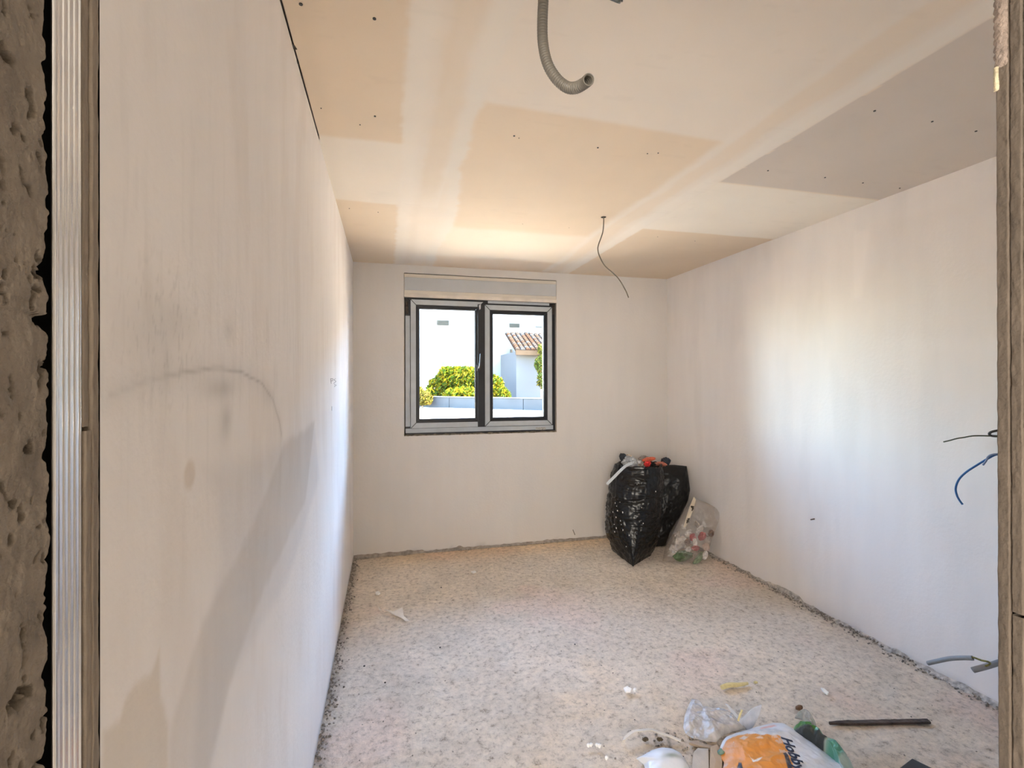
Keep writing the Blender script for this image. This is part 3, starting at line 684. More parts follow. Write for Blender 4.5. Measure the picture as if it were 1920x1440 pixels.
# facade
FY = 24.
WHT_R = mat('white_render', (.11, .11, .108), .9, .03, 1.5, spec=0)
fa = empty('white_building', (4, FY, GZ)); tag(fa, 'long white rendered building with small wall vents behind the bush', 'building')
fx0, fx1, fz1 = -12, 22, 6.6
b = MB(); b.box(fx0, fx1, FY, FY+5, GZ-.5, fz1); b.build('wall', WHT_R, fa)
b = MB(); b.box(fx0-.2, fx1+.2, FY-.25, FY+5.2, fz1, fz1+.25); b.build('roof_slab', WHT_R, fa, bevel=.03)
VENT = mat('vent_grille', (.028, .026, .021), .7, spec=0); VF = mat('vent_frame', (.034, .032, .027), .7, spec=0)
for (u0, u1, v0, v1) in [(819, 842, 600, 610), (955, 974.5, 606, 614), (1004, 1016, 612, 615)]:
    p0, p1 = P(u0, v0, 1, FY-.02), P(u1, v1, 1, FY-.02)
    b = MB(); b.box(p0.x, p1.x, FY-.02, FY+.02, p1.z, p0.z); vo = b.build('vent', VF, fa)
    b = MB(); k = 5
    for i in range(k):
        z = p1.z+(p0.z-p1.z)*(i+.5)/k; b.prism([(FY-.045, z-.015), (FY-.022, z-.03), (FY-.022, z+.005)], 0, p0.x+.03, p1.x-.03)
    lv = b.build('louver', VENT); lv.parent = vo; lv.matrix_parent_inverse = Matrix.Identity(4); adopt(fa, vo); lv.matrix_parent_inverse = Matrix.Identity(4)
b = MB(); q = P(832, 681, 1, FY-.1); b.tube([(q.x, FY, q.z), (q.x, FY-.14, q.z)], .05, 10, smooth=False); b.box(q.x-.07, q.x+.07, FY-.26, FY-.12, q.z-.07, q.z+.06); b.build('wall_lamp', mat('lamp_black', (.01, .01, .012), .5), fa, bevel=.015)
b = MB(); qa = P(958.5, 655, 1, FY-.06); b.tube([(qa.x, FY-.06, qa.z), (qa.x, FY-.06, GZ-.2)], .06, 10, smooth=False); b.build('downpipe', mat('beige_pipe', (.035, .029, .022), .6, spec=0), fa)
# house with tiled roof
HX0 = P(968, 700, 1, 20.6).x
ho = empty('tiled_house', (HX0+2, 20.5, GZ)); tag(ho, 'small house with terracotta tiled roof seen through the right pane', 'house')
ez = P(985, 657, 1, 20.2).z; rz = P(975, 625, 1, 22.8).z; rx0 = P(947, 627, 1, 22.8).x; ex0 = P(966, 656, 1, 20.2).x
b = MB(); b.box(HX0, HX0+7, 20.6, 23.6, GZ-.4, ez-.02); b.build('wall', mat('house_render', (.05, .05, .051), .9, .03, 2, spec=0), ho)
b = MB(); b.add([(ex0, 20.15, ez-.06), (ex0+8, 20.15, ez-.06), (rx0+8, 22.8, rz-.06), (rx0, 22.8, rz-.06), (ex0, 20.15, ez), (ex0+8, 20.15, ez), (rx0+8, 22.8, rz), (rx0, 22.8, rz)], [(0, 1, 2, 3), (7, 6, 5, 4), (0, 4, 5, 1), (1, 5, 6, 2), (2, 6, 7, 3), (3, 7, 4, 0)])
rf = b.build('roof', mat('roof_deck', (.02, .011, .007), .85, spec=0), ho)
b = MB(); ncol_, nrow = 34, 11
up = (Vector((rx0, 22.8, rz))-Vector((ex0, 20.15, ez))); nn_ = Vector((0, -(rz-ez), 2.65)).normalized()
tints = [(.038, .019, .0115), (.040, .022, .0135), (.038, .026, .019), (.045, .038, .032)]
for i in range(ncol_):
    for j in range(nrow):
        p0 = Vector((ex0, 20.15, ez))+Vector((.225*i, 0, 0))+up*(j/nrow); p1 = p0+up*(1.12/nrow); vs = []
        tn = random.choice(tints)
        for q, rr, ht in ((p0, .105, .012), (p1, .08, 0)):
            for k in range(5):
                a = math.pi*k/4; vs.append(q+Vector((math.cos(a)*rr+.11, 0, 0))+nn_*(math.sin(a)*rr*.8+ht))
        b.add(vs, [(k, k+1, k+6, k+5) for k in range(4)]+[(0, 1, 2, 3, 4)], tn)
tl = b.build('roof_tiles', mat('terracotta', (1, 1, 1), .85, .12, 3, attr='Col', spec=0), kind='stuff', fix=False); tl.parent = rf; tl.matrix_parent_inverse = Matrix.Identity(4)
b = MB(); b.box(ex0, ex0+8, 20.1, 20.17, ez-.20, ez+.0); b.build('fascia', mat('fascia_paint', (.040, .026, .016), .8, spec=0), ho)
b = MB(); q = P(1010, 623, 1, 22.8); b.box(q.x-.5, q.x+.35, 22.6, 23.2, rz-.2, rz+.28); b.build('chimney', WHT_R, ho)
# bushes
def bush(name, clumps, nleaf, size, cols, trunk):
    V, Fs, C = [], [], []
    tot = sum(r[3]*r[4]*r[5] for r in clumps)
    for (cx, cy, cz, rx, ry, rz_) in clumps:
        k = int(nleaf*rx*ry*rz_/tot)
        d = rng.normal(size=(k, 3)); d /= np.linalg.norm(d, axis=1)[:, None]; rr = rng.uniform(.55, 1.05, k)[:, None]
        p = d*rr*np.array((rx, ry, rz_))+np.array((cx, cy, cz))
        for q in p:
            if q[2] < GZ+.1: continue
            a = Vector(rng.normal(size=3)).normalized(); bb = a.orthogonal().normalized(); s = size*rng.uniform(.6, 1.3); cc_ = a.cross(bb)
            n0 = len(V); q = Vector(q); V += [q-bb*s, q+cc_*s*.45+a*s*.15, q+bb*s, q-cc_*s*.45+a*s*.15]; Fs.append((n0, n0+1, n0+2, n0+3))
            cl = np.array(cols[rng.integers(len(cols))])*rng.uniform(.2, .40); C += [cl]*4
    o = mk('foliage', V, Fs, LEAF, None, False, np.array(C), 'stuff')
    return o
LEAF = bpy.data.materials.new('leaves'); LEAF.use_nodes = True
t = LEAF.node_tree; pbs = t.nodes['Principled BSDF']; at = t.nodes.new('ShaderNodeAttribute'); at.attribute_name = 'Col'; t.links.new(at.outputs['Color'], pbs.inputs['Base Color']); pbs.inputs['Roughness'].default_value = .9; pbs.inputs['Specular IOR Level'].default_value = .05
tls = t.nodes.new('ShaderNodeBsdfTranslucent'); t.links.new(at.outputs['Color'], tls.inputs[0]); ms_ = t.nodes.new('ShaderNodeMixShader'); ms_.inputs[0].default_value = .35
t.links.new(pbs.outputs[0], ms_.inputs[1]); t.links.new(tls.outputs[0], ms_.inputs[2]); t.links.new(ms_.outputs[0], t.nodes['Material Output'].inputs[0])
YB_ = 19.2
def cl(u, v, ru, rv, y=YB_):
    q = P(u, v, 1, y); s = (q-CO).dot(F)/FPX; return (q.x, y, q.z, ru*s, min(ru*s, 1.0)*.8, rv*s)
BARK = mat('bark', (.08, .055, .035), .9)
bs = empty('garden_bush', (P(870, 730, 1, YB_).x, YB_, GZ)); tag(bs, 'large rounded yellow-green bush rising behind the low grey wall', 'bush')
f = bush('foliage', [cl(860, 718, 42, 30), cl(825, 728, 24, 22), cl(893, 722, 34, 30), cl(918, 728, 28, 28, 18.6), cl(840, 705, 22, 18), cl(940, 742, 18, 16, 18.2), cl(880, 705, 26, 18), cl(806, 742, 14, 14, 18.8), cl(870, 742, 40, 16, 17.6)], 15000, .085, [(.12, .14, .004), (.18, .17, .004), (.26, .19, .004), (.06, .10, .006), (.32, .22, .01), (.08, .12, .012)], None); adopt(bs, f)
b = MB()
for u in (835, 870, 905):
    q = P(u, 740, 1, YB_); b.tube([(q.x, YB_, GZ-.2), (q.x+.1, YB_, GZ+.5), (q.x-.1, YB_, GZ+1.2)], .05, 7)
b.build('stem', BARK, bs)
b2 = empty('yellow_shrub', (P(793, 755, 1, 16.2).x, 16.2, GZ)); tag(b2, 'low yellowed shrub at the left edge of the left pane', 'shrub')
f = bush('foliage', [cl(795, 748, 16, 14, 16.2), cl(784, 742, 12, 18, 16.2)], 1300, .07, [(.22, .17, .02), (.16, .15, .02), (.26, .18, .04)], None); adopt(b2, f)
b = MB(); q = P(790, 755, 1, 16.2); b.tube([(q.x, 16.2, GZ-.2), (q.x+.05, 16.2, GZ+.2), (q.x, 16.2, GZ+.5)], .03, 6); b.build('stem', BARK, b2)
b3 = empty('house_climber', (P(1010, 700, 1, 19.9).x, 19.9, GZ)); tag(b3, 'sparse green climber at the right edge in front of the tiled house', 'shrub')
f = bush('foliage', [cl(1012, 683, 10, 16, 19.9), cl(1016, 712, 9, 16, 19.9), cl(1014, 655, 6, 10, 19.9)], 800, .08, [(.10, .13, .02), (.2, .17, .03), (.07, .1, .02)], None); adopt(b3, f)
b = MB(); q = P(1016, 740, 1, 19.9); b.tube([(q.x, 19.9, GZ-.2), (q.x-.05, 19.9, GZ+.8), (q.x+.05, 19.9, GZ+1.9)], .03, 6); b.build('stem', BARK, b3)

# ------------------------------------------------------------------ things hanging from the ceiling
def ppath(pts): return [P(u, v, 1, y) for u, v, y in pts]
# corrugated conduit, plane facing the camera at about 1.45 m
p0 = P(1020, -75, 2, 2.6)
dist = (p0-CO).dot(F)
def PD(u, v, d): r_ = ray(u, v); return CO+r_*(d/r_.dot(F))
top = PD(1021, -75, dist); topc = Vector((top.x, top.y, 2.60))
# keep radius from 18.5 px
rad = 18.4/2*dist/FPX*1.0
path = cr([topc+Vector((0, 0, .02)), PD(1019, -10, dist), PD(1017, 40, dist), PD(1018, 80, dist), PD(1026, 118, dist-.01), PD(1042, 146, dist-.02), PD(1062, 163, dist-.035), PD(1080, 164.5, dist-.06), PD(1096, 156, dist-.09), PD(1104, 149, dist-.115)], 14)
# resample evenly
L_ = [0]
for a, c_ in zip(path, path[1:]): L_.append(L_[-1]+(c_-a).length)
N = 1000; ss = np.linspace(0, L_[-1], N); pa = np.array([tuple(p) for p in path]); path = [Vector((np.interp(s, L_, pa[:, 0]), np.interp(s, L_, pa[:, 1]), np.interp(s, L_, pa[:, 2]))) for s in ss]
per = .0072; ribf = lambda i: 1+.10*math.sin(2*math.pi*ss[i]/per)
V, Fs = tube_geo(path, rad*1.0, 20, False, ribf)
Vi, Fi = tube_geo(path, rad*.84, 20, False, ribf); n0 = len(V)
Fs = Fs+[tuple(k+n0 for k in f)[::-1] for f in Fi]+[((N-1)*20+k, (N-1)*20+(k+1) % 20, n0+(N-1)*20+(k+1) % 20, n0+(N-1)*20+k) for k in range(20)]
o = mk('corrugated_conduit', V+Vi, Fs, mat('grey_conduit_plastic', (.17, .155, .13), .45, .06, 10), None, True)
tag(o, 'thick grey corrugated conduit curling down from the ceiling, open end facing the room', 'conduit')
# galvanised clip of the ceiling hanger at the top edge
q = P(1150, -3, 2, 2.6); hc = empty('ceiling_clip', (q.x, q.y, 2.6)); tag(hc, 'small galvanised metal clip with a bolt under the ceiling at top centre', 'bracket')
DZ = mat('dull_zinc', (.20, .22, .22), .4, .2, 60, metal=.8)
b = MB(); e1, e2 = P(1142, -8, 2, 2.588), P(1164, 1, 2, 2.588); dx = (e2-e1); nrm = Vector((-dx.y, dx.x, 0)).normalized()*.012
b.add([e1-nrm, e2-nrm, e2+nrm, e1+nrm, e1-nrm+Vector((0, 0, .004)), e2-nrm+Vector((0, 0, .004)), e2+nrm+Vector((0, 0, .004)), e1+nrm+Vector((0, 0, .004))], [(3, 2, 1, 0), (4, 5, 6, 7), (0, 1, 5, 4), (1, 2, 6, 5), (2, 3, 7, 6), (3, 0, 4, 7)])
b.add([e1-nrm, e1+nrm, e1+nrm+Vector((0, 0, .015)), e1-nrm+Vector((0, 0, .015))], [(0, 1, 2, 3)])
b.build('plate', DZ, hc)
b = MB(); q2 = e2-dx*.12; b.tube([q2+Vector((0, 0, .013)), q2-Vector((0, 0, .008))], .0035, 8, smooth=False); q3 = e2-dx*.02-nrm*.5; b.tube([q3+Vector((0, 0, .013)), q3-Vector((0, 0, .007))], .003, 8, smooth=False); b.build('bolt', DZ, hc)
# thin cable
q = P(1131.5, 407, 2, 2.6); d0 = (q-CO).dot(F)
pts = [Vector((q.x, q.y, 2.605)), PD(1132, 415, d0), PD(1130, 436, d0), PD(1122.5, 458, d0-.02), PD(1121, 468, d0-.03), PD(1124, 480, d0-.04), PD(1133, 497, d0-.06), PD(1148, 511, d0-.08), PD(1160, 523, d0-.09), PD(1172, 543, d0-.10), PD(1178.5, 558, d0-.11)]
cw = empty('ceiling_cable', (q.x, q.y, 2.6)); tag(cw, 'thin dark electric cable dangling from a hole in the ceiling above the window', 'cable')
b = MB(); b.tube(pts, .0036, 8); b.build('cable', mat('cable_sheath', (.13, .11, .08), .45), cw, smooth=True)
b = MB(); b.prism([(q.x+.017*math.cos(a), q.y+.017*math.sin(a)) for a in np.linspace(0, 2*math.pi, 11)[:-1]], 2, 2.598, 2.604); b.build('hole_ring', mat('hole_dark', (.05, .04, .03), .9), cw)

# ------------------------------------------------------------------ wires from the right wall
def W(u, v, off): return P(u, v, 0, XR-off)
o1 = empty('earth_wire', W(1900, 815, 0)); tag(o1, 'thin dark green wire poking out of the right wall, upper of the loose wires', 'wire')
b = MB(); b.tube([W(1905, 820, -.0), W(1885, 818, .03), W(1862, 817.5, .05), W(1840, 817, .06), W(1822, 817.5, .07), W(1808, 820, .075), W(1795, 822, .08), W(1780, 826, .08), W(1769, 828.5, .085)], .0034, 7); b.build('wire', mat('dark_green_pvc', (.055, .06, .03), .5), o1, smooth=True)
b = MB(); b.tube([W(1900, 804, .0), W(1880, 806, .03), W(1864, 808.5, .05), W(1857, 811, .055), W(1855, 814, .055), W(1859, 817, .052), W(1870, 818, .04), W(1895, 819, .0)], .0055, 8); b.build('cable_loop', mat('black_pvc', (.035, .032, .028), .5), o1, smooth=True)
o2 = empty('blue_wire', W(1900, 850, 0)); tag(o2, 'bright blue wire curving down out of the right wall', 'wire')
b = MB(); b.tube([W(1905, 850, 0), W(1880, 851, .03), W(1866, 853, .05), W(1852, 860, .06), W(1832, 872, .07), W(1812, 885, .08), W(1798, 899, .09), W(1792, 915, .09), W(1794, 928, .09), W(1799, 938, .085), W(1805, 946, .08)], lambda t_: .0046, 8); b.build('wire', mat('blue_pvc', (.012, .10, .30), .4), o2, smooth=True)
b = MB(); b.tube([W(1900, 850, 0), W(1880, 851, .04), W(1862, 852, .06), W(1853, 856, .065), W(1849, 864, .07), W(1843, 872, .07)], .0042, 7); b.build('stripped_end', mat('grey_blue_pvc', (.16, .22, .36), .5), o2, smooth=True)
def stubend(pts, r): 
    pth = cr(pts, 8); V, Fs = tube_geo(pth, r, 14, False); Vi, Fi = tube_geo(pth, r*.8, 14, False); n = len(V); m_ = len(pth)
    Fs += [tuple(k+n for k in f)[::-1] for f in Fi]+[((m_-1)*14+k, (m_-1)*14+(k+1) % 14, n+(m_-1)*14+(k+1) % 14, n+(m_-1)*14+k) for k in range(14)]+[(k, n+k, n+(k+1) % 14, (k+1) % 14) for k in range(14)]
    return V+Vi, Fs
CG = mat('grey_tube_plastic', (.27, .28, .29), .5, .1, 20)
o3 = empty('conduit_stub', W(1890, 1240, 0)); tag(o3, 'short grey conduit stub low on the right wall beside the jamb', 'conduit')
V, Fs = stubend([W(1915, 1225, -.01), W(1885, 1238, .05), W(1855, 1248, .10), W(1824, 1256.5, .13)], .0125); o = mk('tube', V, Fs, CG, None, True); adopt(o3, o)
o4 = empty('cut_conduit', W(1820, 1236, .1)); tag(o4, 'longer cut piece of grey conduit held off the floor by a yellow-green wire', 'conduit')
V, Fs = stubend([W(1824, 1234, .14), W(1805, 1233.5, .15), W(1780, 1235, .16), W(1760, 1239, .165), W(1740, 1243.5, .17)], .0105); o = mk('tube', V, Fs, CG, None, True); adopt(o4, o)
b = MB(); b.tube([W(1826, 1256, .132), W(1845, 1250, .115), W(1856, 1245, .12), W(1853, 1241, .13), W(1840, 1238, .135), W(1824, 1232.5, .14), W(1815, 1233.6, .145)], .0042, 8); b.build('wire', mat('yellow_green_pvc', (.22, .19, .04), .5, .5, 90), o4, smooth=True)

# ------------------------------------------------------------------ rubbish bags in the corner
def fl_z(x, y): return float(floor_h(np.array(x), np.array(y)))
# black bag: stacked sections, pointed corner towards the door
def bag_film(name, stretch, strength, rough):
    m, t, b = nodes(name); L = t.links.new
    tc = t.nodes.new('ShaderNodeTexCoord'); mp = t.nodes.new('ShaderNodeMapping'); mp.inputs['Scale'].default_value = stretch; L(tc.outputs['Object'], mp.inputs['Vector'])
    nz = t.nodes.new('ShaderNodeTexNoise'); nz.noise_type = 'RIDGED_MULTIFRACTAL'; nz.inputs['Scale'].default_value = 1; nz.inputs['Detail'].default_value = 3; nz.inputs['Distortion'].default_value = .6; L(mp.outputs[0], nz.inputs['Vector'])
    bp = t.nodes.new('ShaderNodeBump'); bp.inputs['Strength'].default_value = strength; bp.inputs['Distance'].default_value = .012; L(nz.outputs['Fac'], bp.inputs['Height']); L(bp.outputs['Normal'], b.inputs['Normal'])
    b.inputs['Base Color'].default_value = (.006, .006, .0065, 1); b.inputs['Roughness'].default_value = rough; b.inputs['Specular IOR Level'].default_value = .38
    return m
BAGM = bag_film('black_bag_film', (5, 5, 26), .8, .26)
cx0, cy0 = 2.135, 4.045
nT, nZ = 180, 130
T = np.linspace(0, 2*math.pi, nT, endpoint=False); Zs = np.linspace(0, 1, nZ)
zt = Zs*.80
def ip(z, tab): return np.interp(z, [a for a, _ in tab], [b_ for _, b_ in tab])
ax = ip(zt, [(0, .16), (.06, .19), (.15, .222), (.25, .238), (.4, .236), (.55, .232), (.7, .225), (.8, .20)])
cxz = cx0+ip(zt, [(0, 0), (.2, 0), (.45, .015), (.65, .04), (.8, .06)])
bf = ip(zt, [(0, .33), (.05, .325), (.15, .29), (.3, .245), (.6, .225), (.8, .17)]); bb_ = ip(zt, [(0, .14), (.3, .22), (.8, .2)])
pw = ip(zt, [(0, .93), (.06, .85), (.16, .62), (.28, .3), (.45, .08), (.6, 0), (.8, 0)])
TT, ZZ = np.meshgrid(T, zt)
front = np.maximum(0, np.cos(TT)); sq = np.sign(np.sin(TT))*np.abs(np.sin(TT))**.85
xx = ax[:, None]*sq*(1-pw[:, None]*front**1.1); yy = -np.where(np.cos(TT) > 0, bf[:, None], bb_[:, None])*np.cos(TT)
# folds: mostly horizontal, sagging creases
f1 = np.abs(fbm(TT*2.0+.8*np.sin(TT), ZZ*30+1.5*np.sin(TT*2), 901, 4)-.5)*2; f2 = np.abs(fbm(TT*5, ZZ*12, 903, 4)-.5)*2
per_ = .5-.5*np.cos(TT)        # hide the seam of the non periodic noise at the back
sc = 1+(.085*(.35-f1)+.10*(.4-f2))*np.sin(TT*.5)**.3
sc = sc-.05*np.exp(-((ZZ-.52-.03*np.sin(3*TT))/.02)**2)
xx *= sc; yy *= sc
zz_ = ZZ+.014*(fbm(TT*3, ZZ*20, 905, 3)-.5)*(ZZ > .02)
top = ZZ > .79; zz_ = zz_+np.where(top, .03*(fbm(TT*3, ZZ*0, 907, 3)-.4), 0)
RB = math.radians(27); xx, yy = xx*math.cos(RB)+yy*math.sin(RB), -xx*math.sin(RB)+yy*math.cos(RB)
V = np.stack([cxz[:, None]+xx, cy0+yy, np.maximum(zz_, .004)], -1).reshape(-1, 3)
f = []
for j in range(nZ-1):
    for i in range(nT): f.append((j*nT+i, j*nT+(i+1) % nT, (j+1)*nT+(i+1) % nT, (j+1)*nT+i))
# rolled inner rim and floor of the opening, and bottom
n0 = len(V); rim = V[-nT:].copy(); c_ = rim.mean(0); V = np.concatenate([V, c_+(rim-c_)*np.array((.93, .93, 1))-np.array((0, 0, .0)), c_+(rim-c_)*np.array((.86, .86, 1))-np.array((0, 0, .10)), np.array([c_-np.array((0, 0, .13))]), np.array([[cx0, cy0, .004]])])
for i in range(nT):
    k = (i+1) % nT
    f += [((nZ-1)*nT+i, (nZ-1)*nT+k, n0+k, n0+i), (n0+i, n0+k, n0+nT+k, n0+nT+i), (n0+nT+i, n0+nT+k, n0+2*nT), (k, i, n0+2*nT+1)]
bag1 = mk('rubbish_bag', V, f, BAGM, None, True)
tag(bag1, 'bulging black plastic rubbish bag, filled to the brim with scraps, in the corner', 'bag')
# white plaster splashes on the bag's film
b = MB(); SP = mat('plaster_splash', (.75, .74, .72), .8)
Vb = V[:nT*nZ].reshape(nZ, nT, 3); cen = np.array((cx0, cy0, .4))
for (u, v, r) in [(1154, 944, 3), (1158, 957, 4), (1167, 961, 4), (1162, 941, 2), (1155, 970, 3), (1163, 976, 2.5), (1156, 990, 4), (1153, 997, 3), (1168, 994, 3), (1179, 1004, 2), (1174, 1025, 3.5), (1206, 981, 3), (1230, 922, 2.5), (1203, 951, 2.5), (1195, 908, 2), (1149, 960, 2.5), (1151, 983, 2), (1198, 964, 1.5), (1157, 949, 2), (1165, 983, 2), (1194, 1002, 1.5)]:
    best, bd_ = None, 1e9
    for j in range(0, nZ, 1):
        for i in list(range(0, 46))+list(range(134, 180)):
            p = Vb[j, i]; uu, vv = proj(p); d = (uu-u)**2+(vv-v)**2
            if d < bd_: bd_, best = d, (j, i)
    j, i = best; p = Vector(Vb[j, i]); du = Vector(Vb[j, (i+2) % nT])-Vector(Vb[j, i-2]); dw = Vector(Vb[min(j+2, nZ-1), i])-Vector(Vb[max(j-2, 0), i])
    nn_ = du.cross(dw).normalized(); du.normalize(); dw = nn_.cross(du); r_ = r*.0023; vs = []
    for k in range(6):
        a = 2*math.pi*k/6; q_ = r_*random.uniform(.5, 1.2); vs.append(p+du*math.cos(a)*q_*.7+dw*math.sin(a)*q_*1.2+nn_*.002)
    b.add(vs+[p+nn_*.006, p-nn_*.01], [(k, (k+1) % 6, 6) for k in range(6)]+[((k+1) % 6, k, 7) for k in range(6)])
sp_ = b.build('plaster_splashes', SP, kind='stuff'); sp_.parent = bag1
# crumpled scraps in the mouth of the bag
def crumple(name, c, r, m, seed, label, cat, amp=.45, sub=4, fr=3.0, flat=None, rot=0):
    bm = bmesh.new(); bmesh.ops.create_icosphere(bm, subdivisions=sub, radius=1)
    vs = np.array([v.co for v in bm.verts]); h = np.abs(fbm(vs[:, 0]*fr+5*seed+vs[:, 2]*1.7, vs[:, 1]*fr+vs[:, 2]*fr*.8, seed, 4)-.5)*2
    h2 = fbm(vs[:, 0]*1.3+vs[:, 2]+seed, vs[:, 1]*1.3-vs[:, 2], seed+3, 2)
    s = (1-amp*h+.5*(h2-.5))[:, None]; p = vs*s*np.array(r)
    cr_, sr_ = math.cos(rot), math.sin(rot)
    for v, q in zip(bm.verts, p): v.co = (c[0]+cr_*q[0]-sr_*q[2], c[1]+q[1], max(c[2]+sr_*q[0]+cr_*q[2], .002 if c[2] < .3 else -9))
    me = bpy.data.meshes.new(name); bm.to_mesh(me); bm.free(); me.polygons.foreach_set('use_smooth', [False]*len(me.polygons)); me.materials.append(m)
    o = bpy.data.objects.new(name, me); COL.objects.link(o); tag(o, label, cat); return o
yT = 4.05
def at(u, v, y=yT): return tuple(P(u, v, 1, y))
crumple('plastic_wrap', at(1180, 868, 3.99), (.075, .06, .06), clear_mat('wrap_film', mixw=.7, gloss=.12, white=(.62, .64, .66)), 3, 'crumpled clear wrap spilling over the left brim of the black bag', 'plastic wrap', .8, 4, 3)
crumple('paper_scrap', at(1198, 872, 4.04), (.07, .05, .04), mat('scrap_paper', (.45, .40, .35), .7, .3, 40), 5, 'beige crumpled paper in the middle of the black bag mouth', 'paper', .8)
crumple('orange_scrap', at(1216, 861.5, 4.05), (.068, .05, .02), mat('orange_film', (.62, .13, .06), .45, .15, 30), 7, 'flat orange scrap on top of the black bag', 'scrap', .5, rot=.12)
crumple('red_scrap', at(1214, 870, 3.98), (.035, .03, .03), mat('red_film', (.66, .03, .03), .35, .1, 30), 9, 'small bright red scrap below the orange one in the bag mouth', 'scrap', .5)
crumple('pink_scrap', at(1240, 870, 4.03), (.06, .04, .022), mat('salmon_film', (.45, .16, .11), .6, .4, 30), 11, 'salmon pink scrap at the right of the bag mouth', 'scrap', .7)
crumple('navy_rag', at(1248, 865, 4.1), (.045, .04, .035), mat('navy_cloth', (.022, .03, .045), .8, .3, 50), 13, 'dark navy rag at the right brim of the black bag', 'rag', .4)
crumple('dark_rag', at(1168, 857, 4.08), (.035, .03, .04), mat('slate_cloth', (.03, .035, .045), .8, .3, 50), 15, 'dark slate rag at the left brim of the black bag', 'rag', .5)
crumple('film_tuft', at(1208, 860, 4.12), (.06, .04, .035), clear_mat('tuft_film', mixw=.55, gloss=.1, white=(.5, .45, .4)), 17, 'grey film tuft behind the orange scrap', 'plastic wrap', .8)
crumple('tan_scrap', at(1178, 855, 4.10), (.03, .03, .016), mat('tan_paper', (.5, .42, .32), .8, .3, 50), 19, 'pale tan scrap on the dark slate rag', 'scrap', .6)
# white strap hanging out
b = MB(); pts = cr([at(1201, 866, 3.99), at(1188, 867.5, 3.94), at(1176, 872, 3.90), at(1166, 880, 3.87), at(1152, 894, 3.86), at(1138, 908, 3.86)], 8); V = []
for k, p in enumerate(pts):
    tng = (pts[min(k+1, len(pts)-1)]-pts[max(k-1, 0)]).normalized(); nr = Vector((tng.z, 0, -tng.x)).normalized()*.0125; V += [p-nr, p+nr, p+nr+Vector((0, .003, 0)), p-nr+Vector((0, .003, 0))]
n = len(pts); b.add(V, [(i*4+k, i*4+(k+1) % 4, (i+1)*4+(k+1) % 4, (i+1)*4+k) for i in range(n-1) for k in range(4)]+[(3, 2, 1, 0), tuple((n-1)*4+k for k in range(4))])
o = b.build('plastic_strap', mat('white_strap', (.62, .66, .68), .35, .05, 20)); tag(o, 'white packing strap sticking out to the left of the black bag', 'strap')

def densify(poly, n):
    P_ = [Vector(p) for p in poly]; L = [0]
    for i in range(len(P_)): L.append(L[-1]+(P_[(i+1) % len(P_)]-P_[i]).length)
    out = []
    for s in np.linspace(0, L[-1], n, endpoint=False):
        i = max(k for k in range(len(P_)) if L[k] <= s+1e-9); t_ = (s-L[i])/max(1e-9, L[i+1]-L[i]); out.append(P_[i].lerp(P_[(i+1) % len(P_)], t_))
    return out
def pillow(poly3, n, thf, thb, seed, amp=.02, nr=40, na=140, powr=.5, fr=9):
    """inflated sheet: poly3 outline in a plane with normal n (towards viewer)"""
    o_ = densify(poly3, na); c = sum(o_, Vector())/na; n = Vector(n).normalized(); e1 = (o_[0]-c); e1 = (e1-n*e1.dot(n)).normalized(); e2 = n.cross(e1)
    V, Fs, Q = [], [], []
    for side, th in ((1, thf), (-1, thb)):
        for j in range(nr+1):
            r = j/nr
            for k in range(na):
                p = c.lerp(o_[k], r); a, b_ = (p-c).dot(e1), (p-c).dot(e2)
                V.append([p, side, th*(1-r**2.2)**powr, a, b_, r])
    A = np.array([[v[3], v[4]] for v in V]); nz_ = np.abs(fbm(A[:, 0]*fr+3.3*seed, A[:, 1]*fr+1.1*seed, seed, 5)-.5)*2
    pts = []
    for v, q in zip(V, nz_): pts.append(v[0]+n*v[1]*(v[2]+amp*(.3-q)*min(1, (1-v[5])*6)))
    M_ = (nr+1)*na
    for s in (0, 1):
        for j in range(nr):
            for k in range(na):
                q = (s*M_+j*na+k, s*M_+j*na+(k+1) % na, s*M_+(j+1)*na+(k+1) % na, s*M_+(j+1)*na+k); Fs.append(q if s == 0 else q[::-1])
    return pts, Fs
# second black bag behind: leaning slab with open flat top
pl0 = Vector((2.45, 4.20, 0)); pn_ = Vector((-.35, -1, .12)).normalized()
out2 = [PP(u, v, pl0, pn_) for u, v in [(1222, 876), (1240, 872), (1264, 871.5), (1287.5, 874), (1291, 895), (1294, 918), (1290, 938), (1278, 965), (1262, 1000), (1245, 1030), (1228, 1036), (1205, 1030), (1205, 950)]]
pts, Fs = pillow(out2, pn_, .10, .09, 23, .05, 44, 150, .55, 7)
mz = min(p.z for p in pts)
o = mk('rubbish_bag', [(p.x, p.y, max(p.z, .006)) for p in pts], Fs, bag_film('black_bag_film_slack', (7, 7, 5), .6, .36), None, True)
tag(o, 'slack black plastic bag with a flat open top, wedged behind the full one', 'bag'); o['group'] = 'black rubbish bags in the corner'; bag1['group'] = 'black rubbish bags in the corner'
# clear bag of rubble
pc = Vector((2.42, 3.74, 0)); pnc = Vector((-.40, -1, .42)).normalized()
oc = [PP(u, v, pc, pnc) for u, v in [(1302, 930.5), (1311, 937), (1330, 945), (1352, 958), (1349, 974), (1341, 995), (1330, 1027), (1318, 1050), (1300, 1055), (1275, 1056), (1242, 1052), (1246, 1030), (1255, 1000), (1264, 985), (1282, 957)]]
pts, Fs = pillow(oc, pnc, .085, .05, 29, .03, 44, 150, .55, 10)
o = mk('clear_bag', [(p.x, p.y, max(p.z, .003)) for p in pts], Fs, clear_mat('clear_bag_film', (1, .98, .96), .15, .12, .14, (.62, .58, .54), .7, 30), None, True)
tag(o, 'see-through plastic bag of rubble leaning beside the black bags', 'bag'); clear = o
PRB = mat('print_black', (.05, .035, .02), .6)
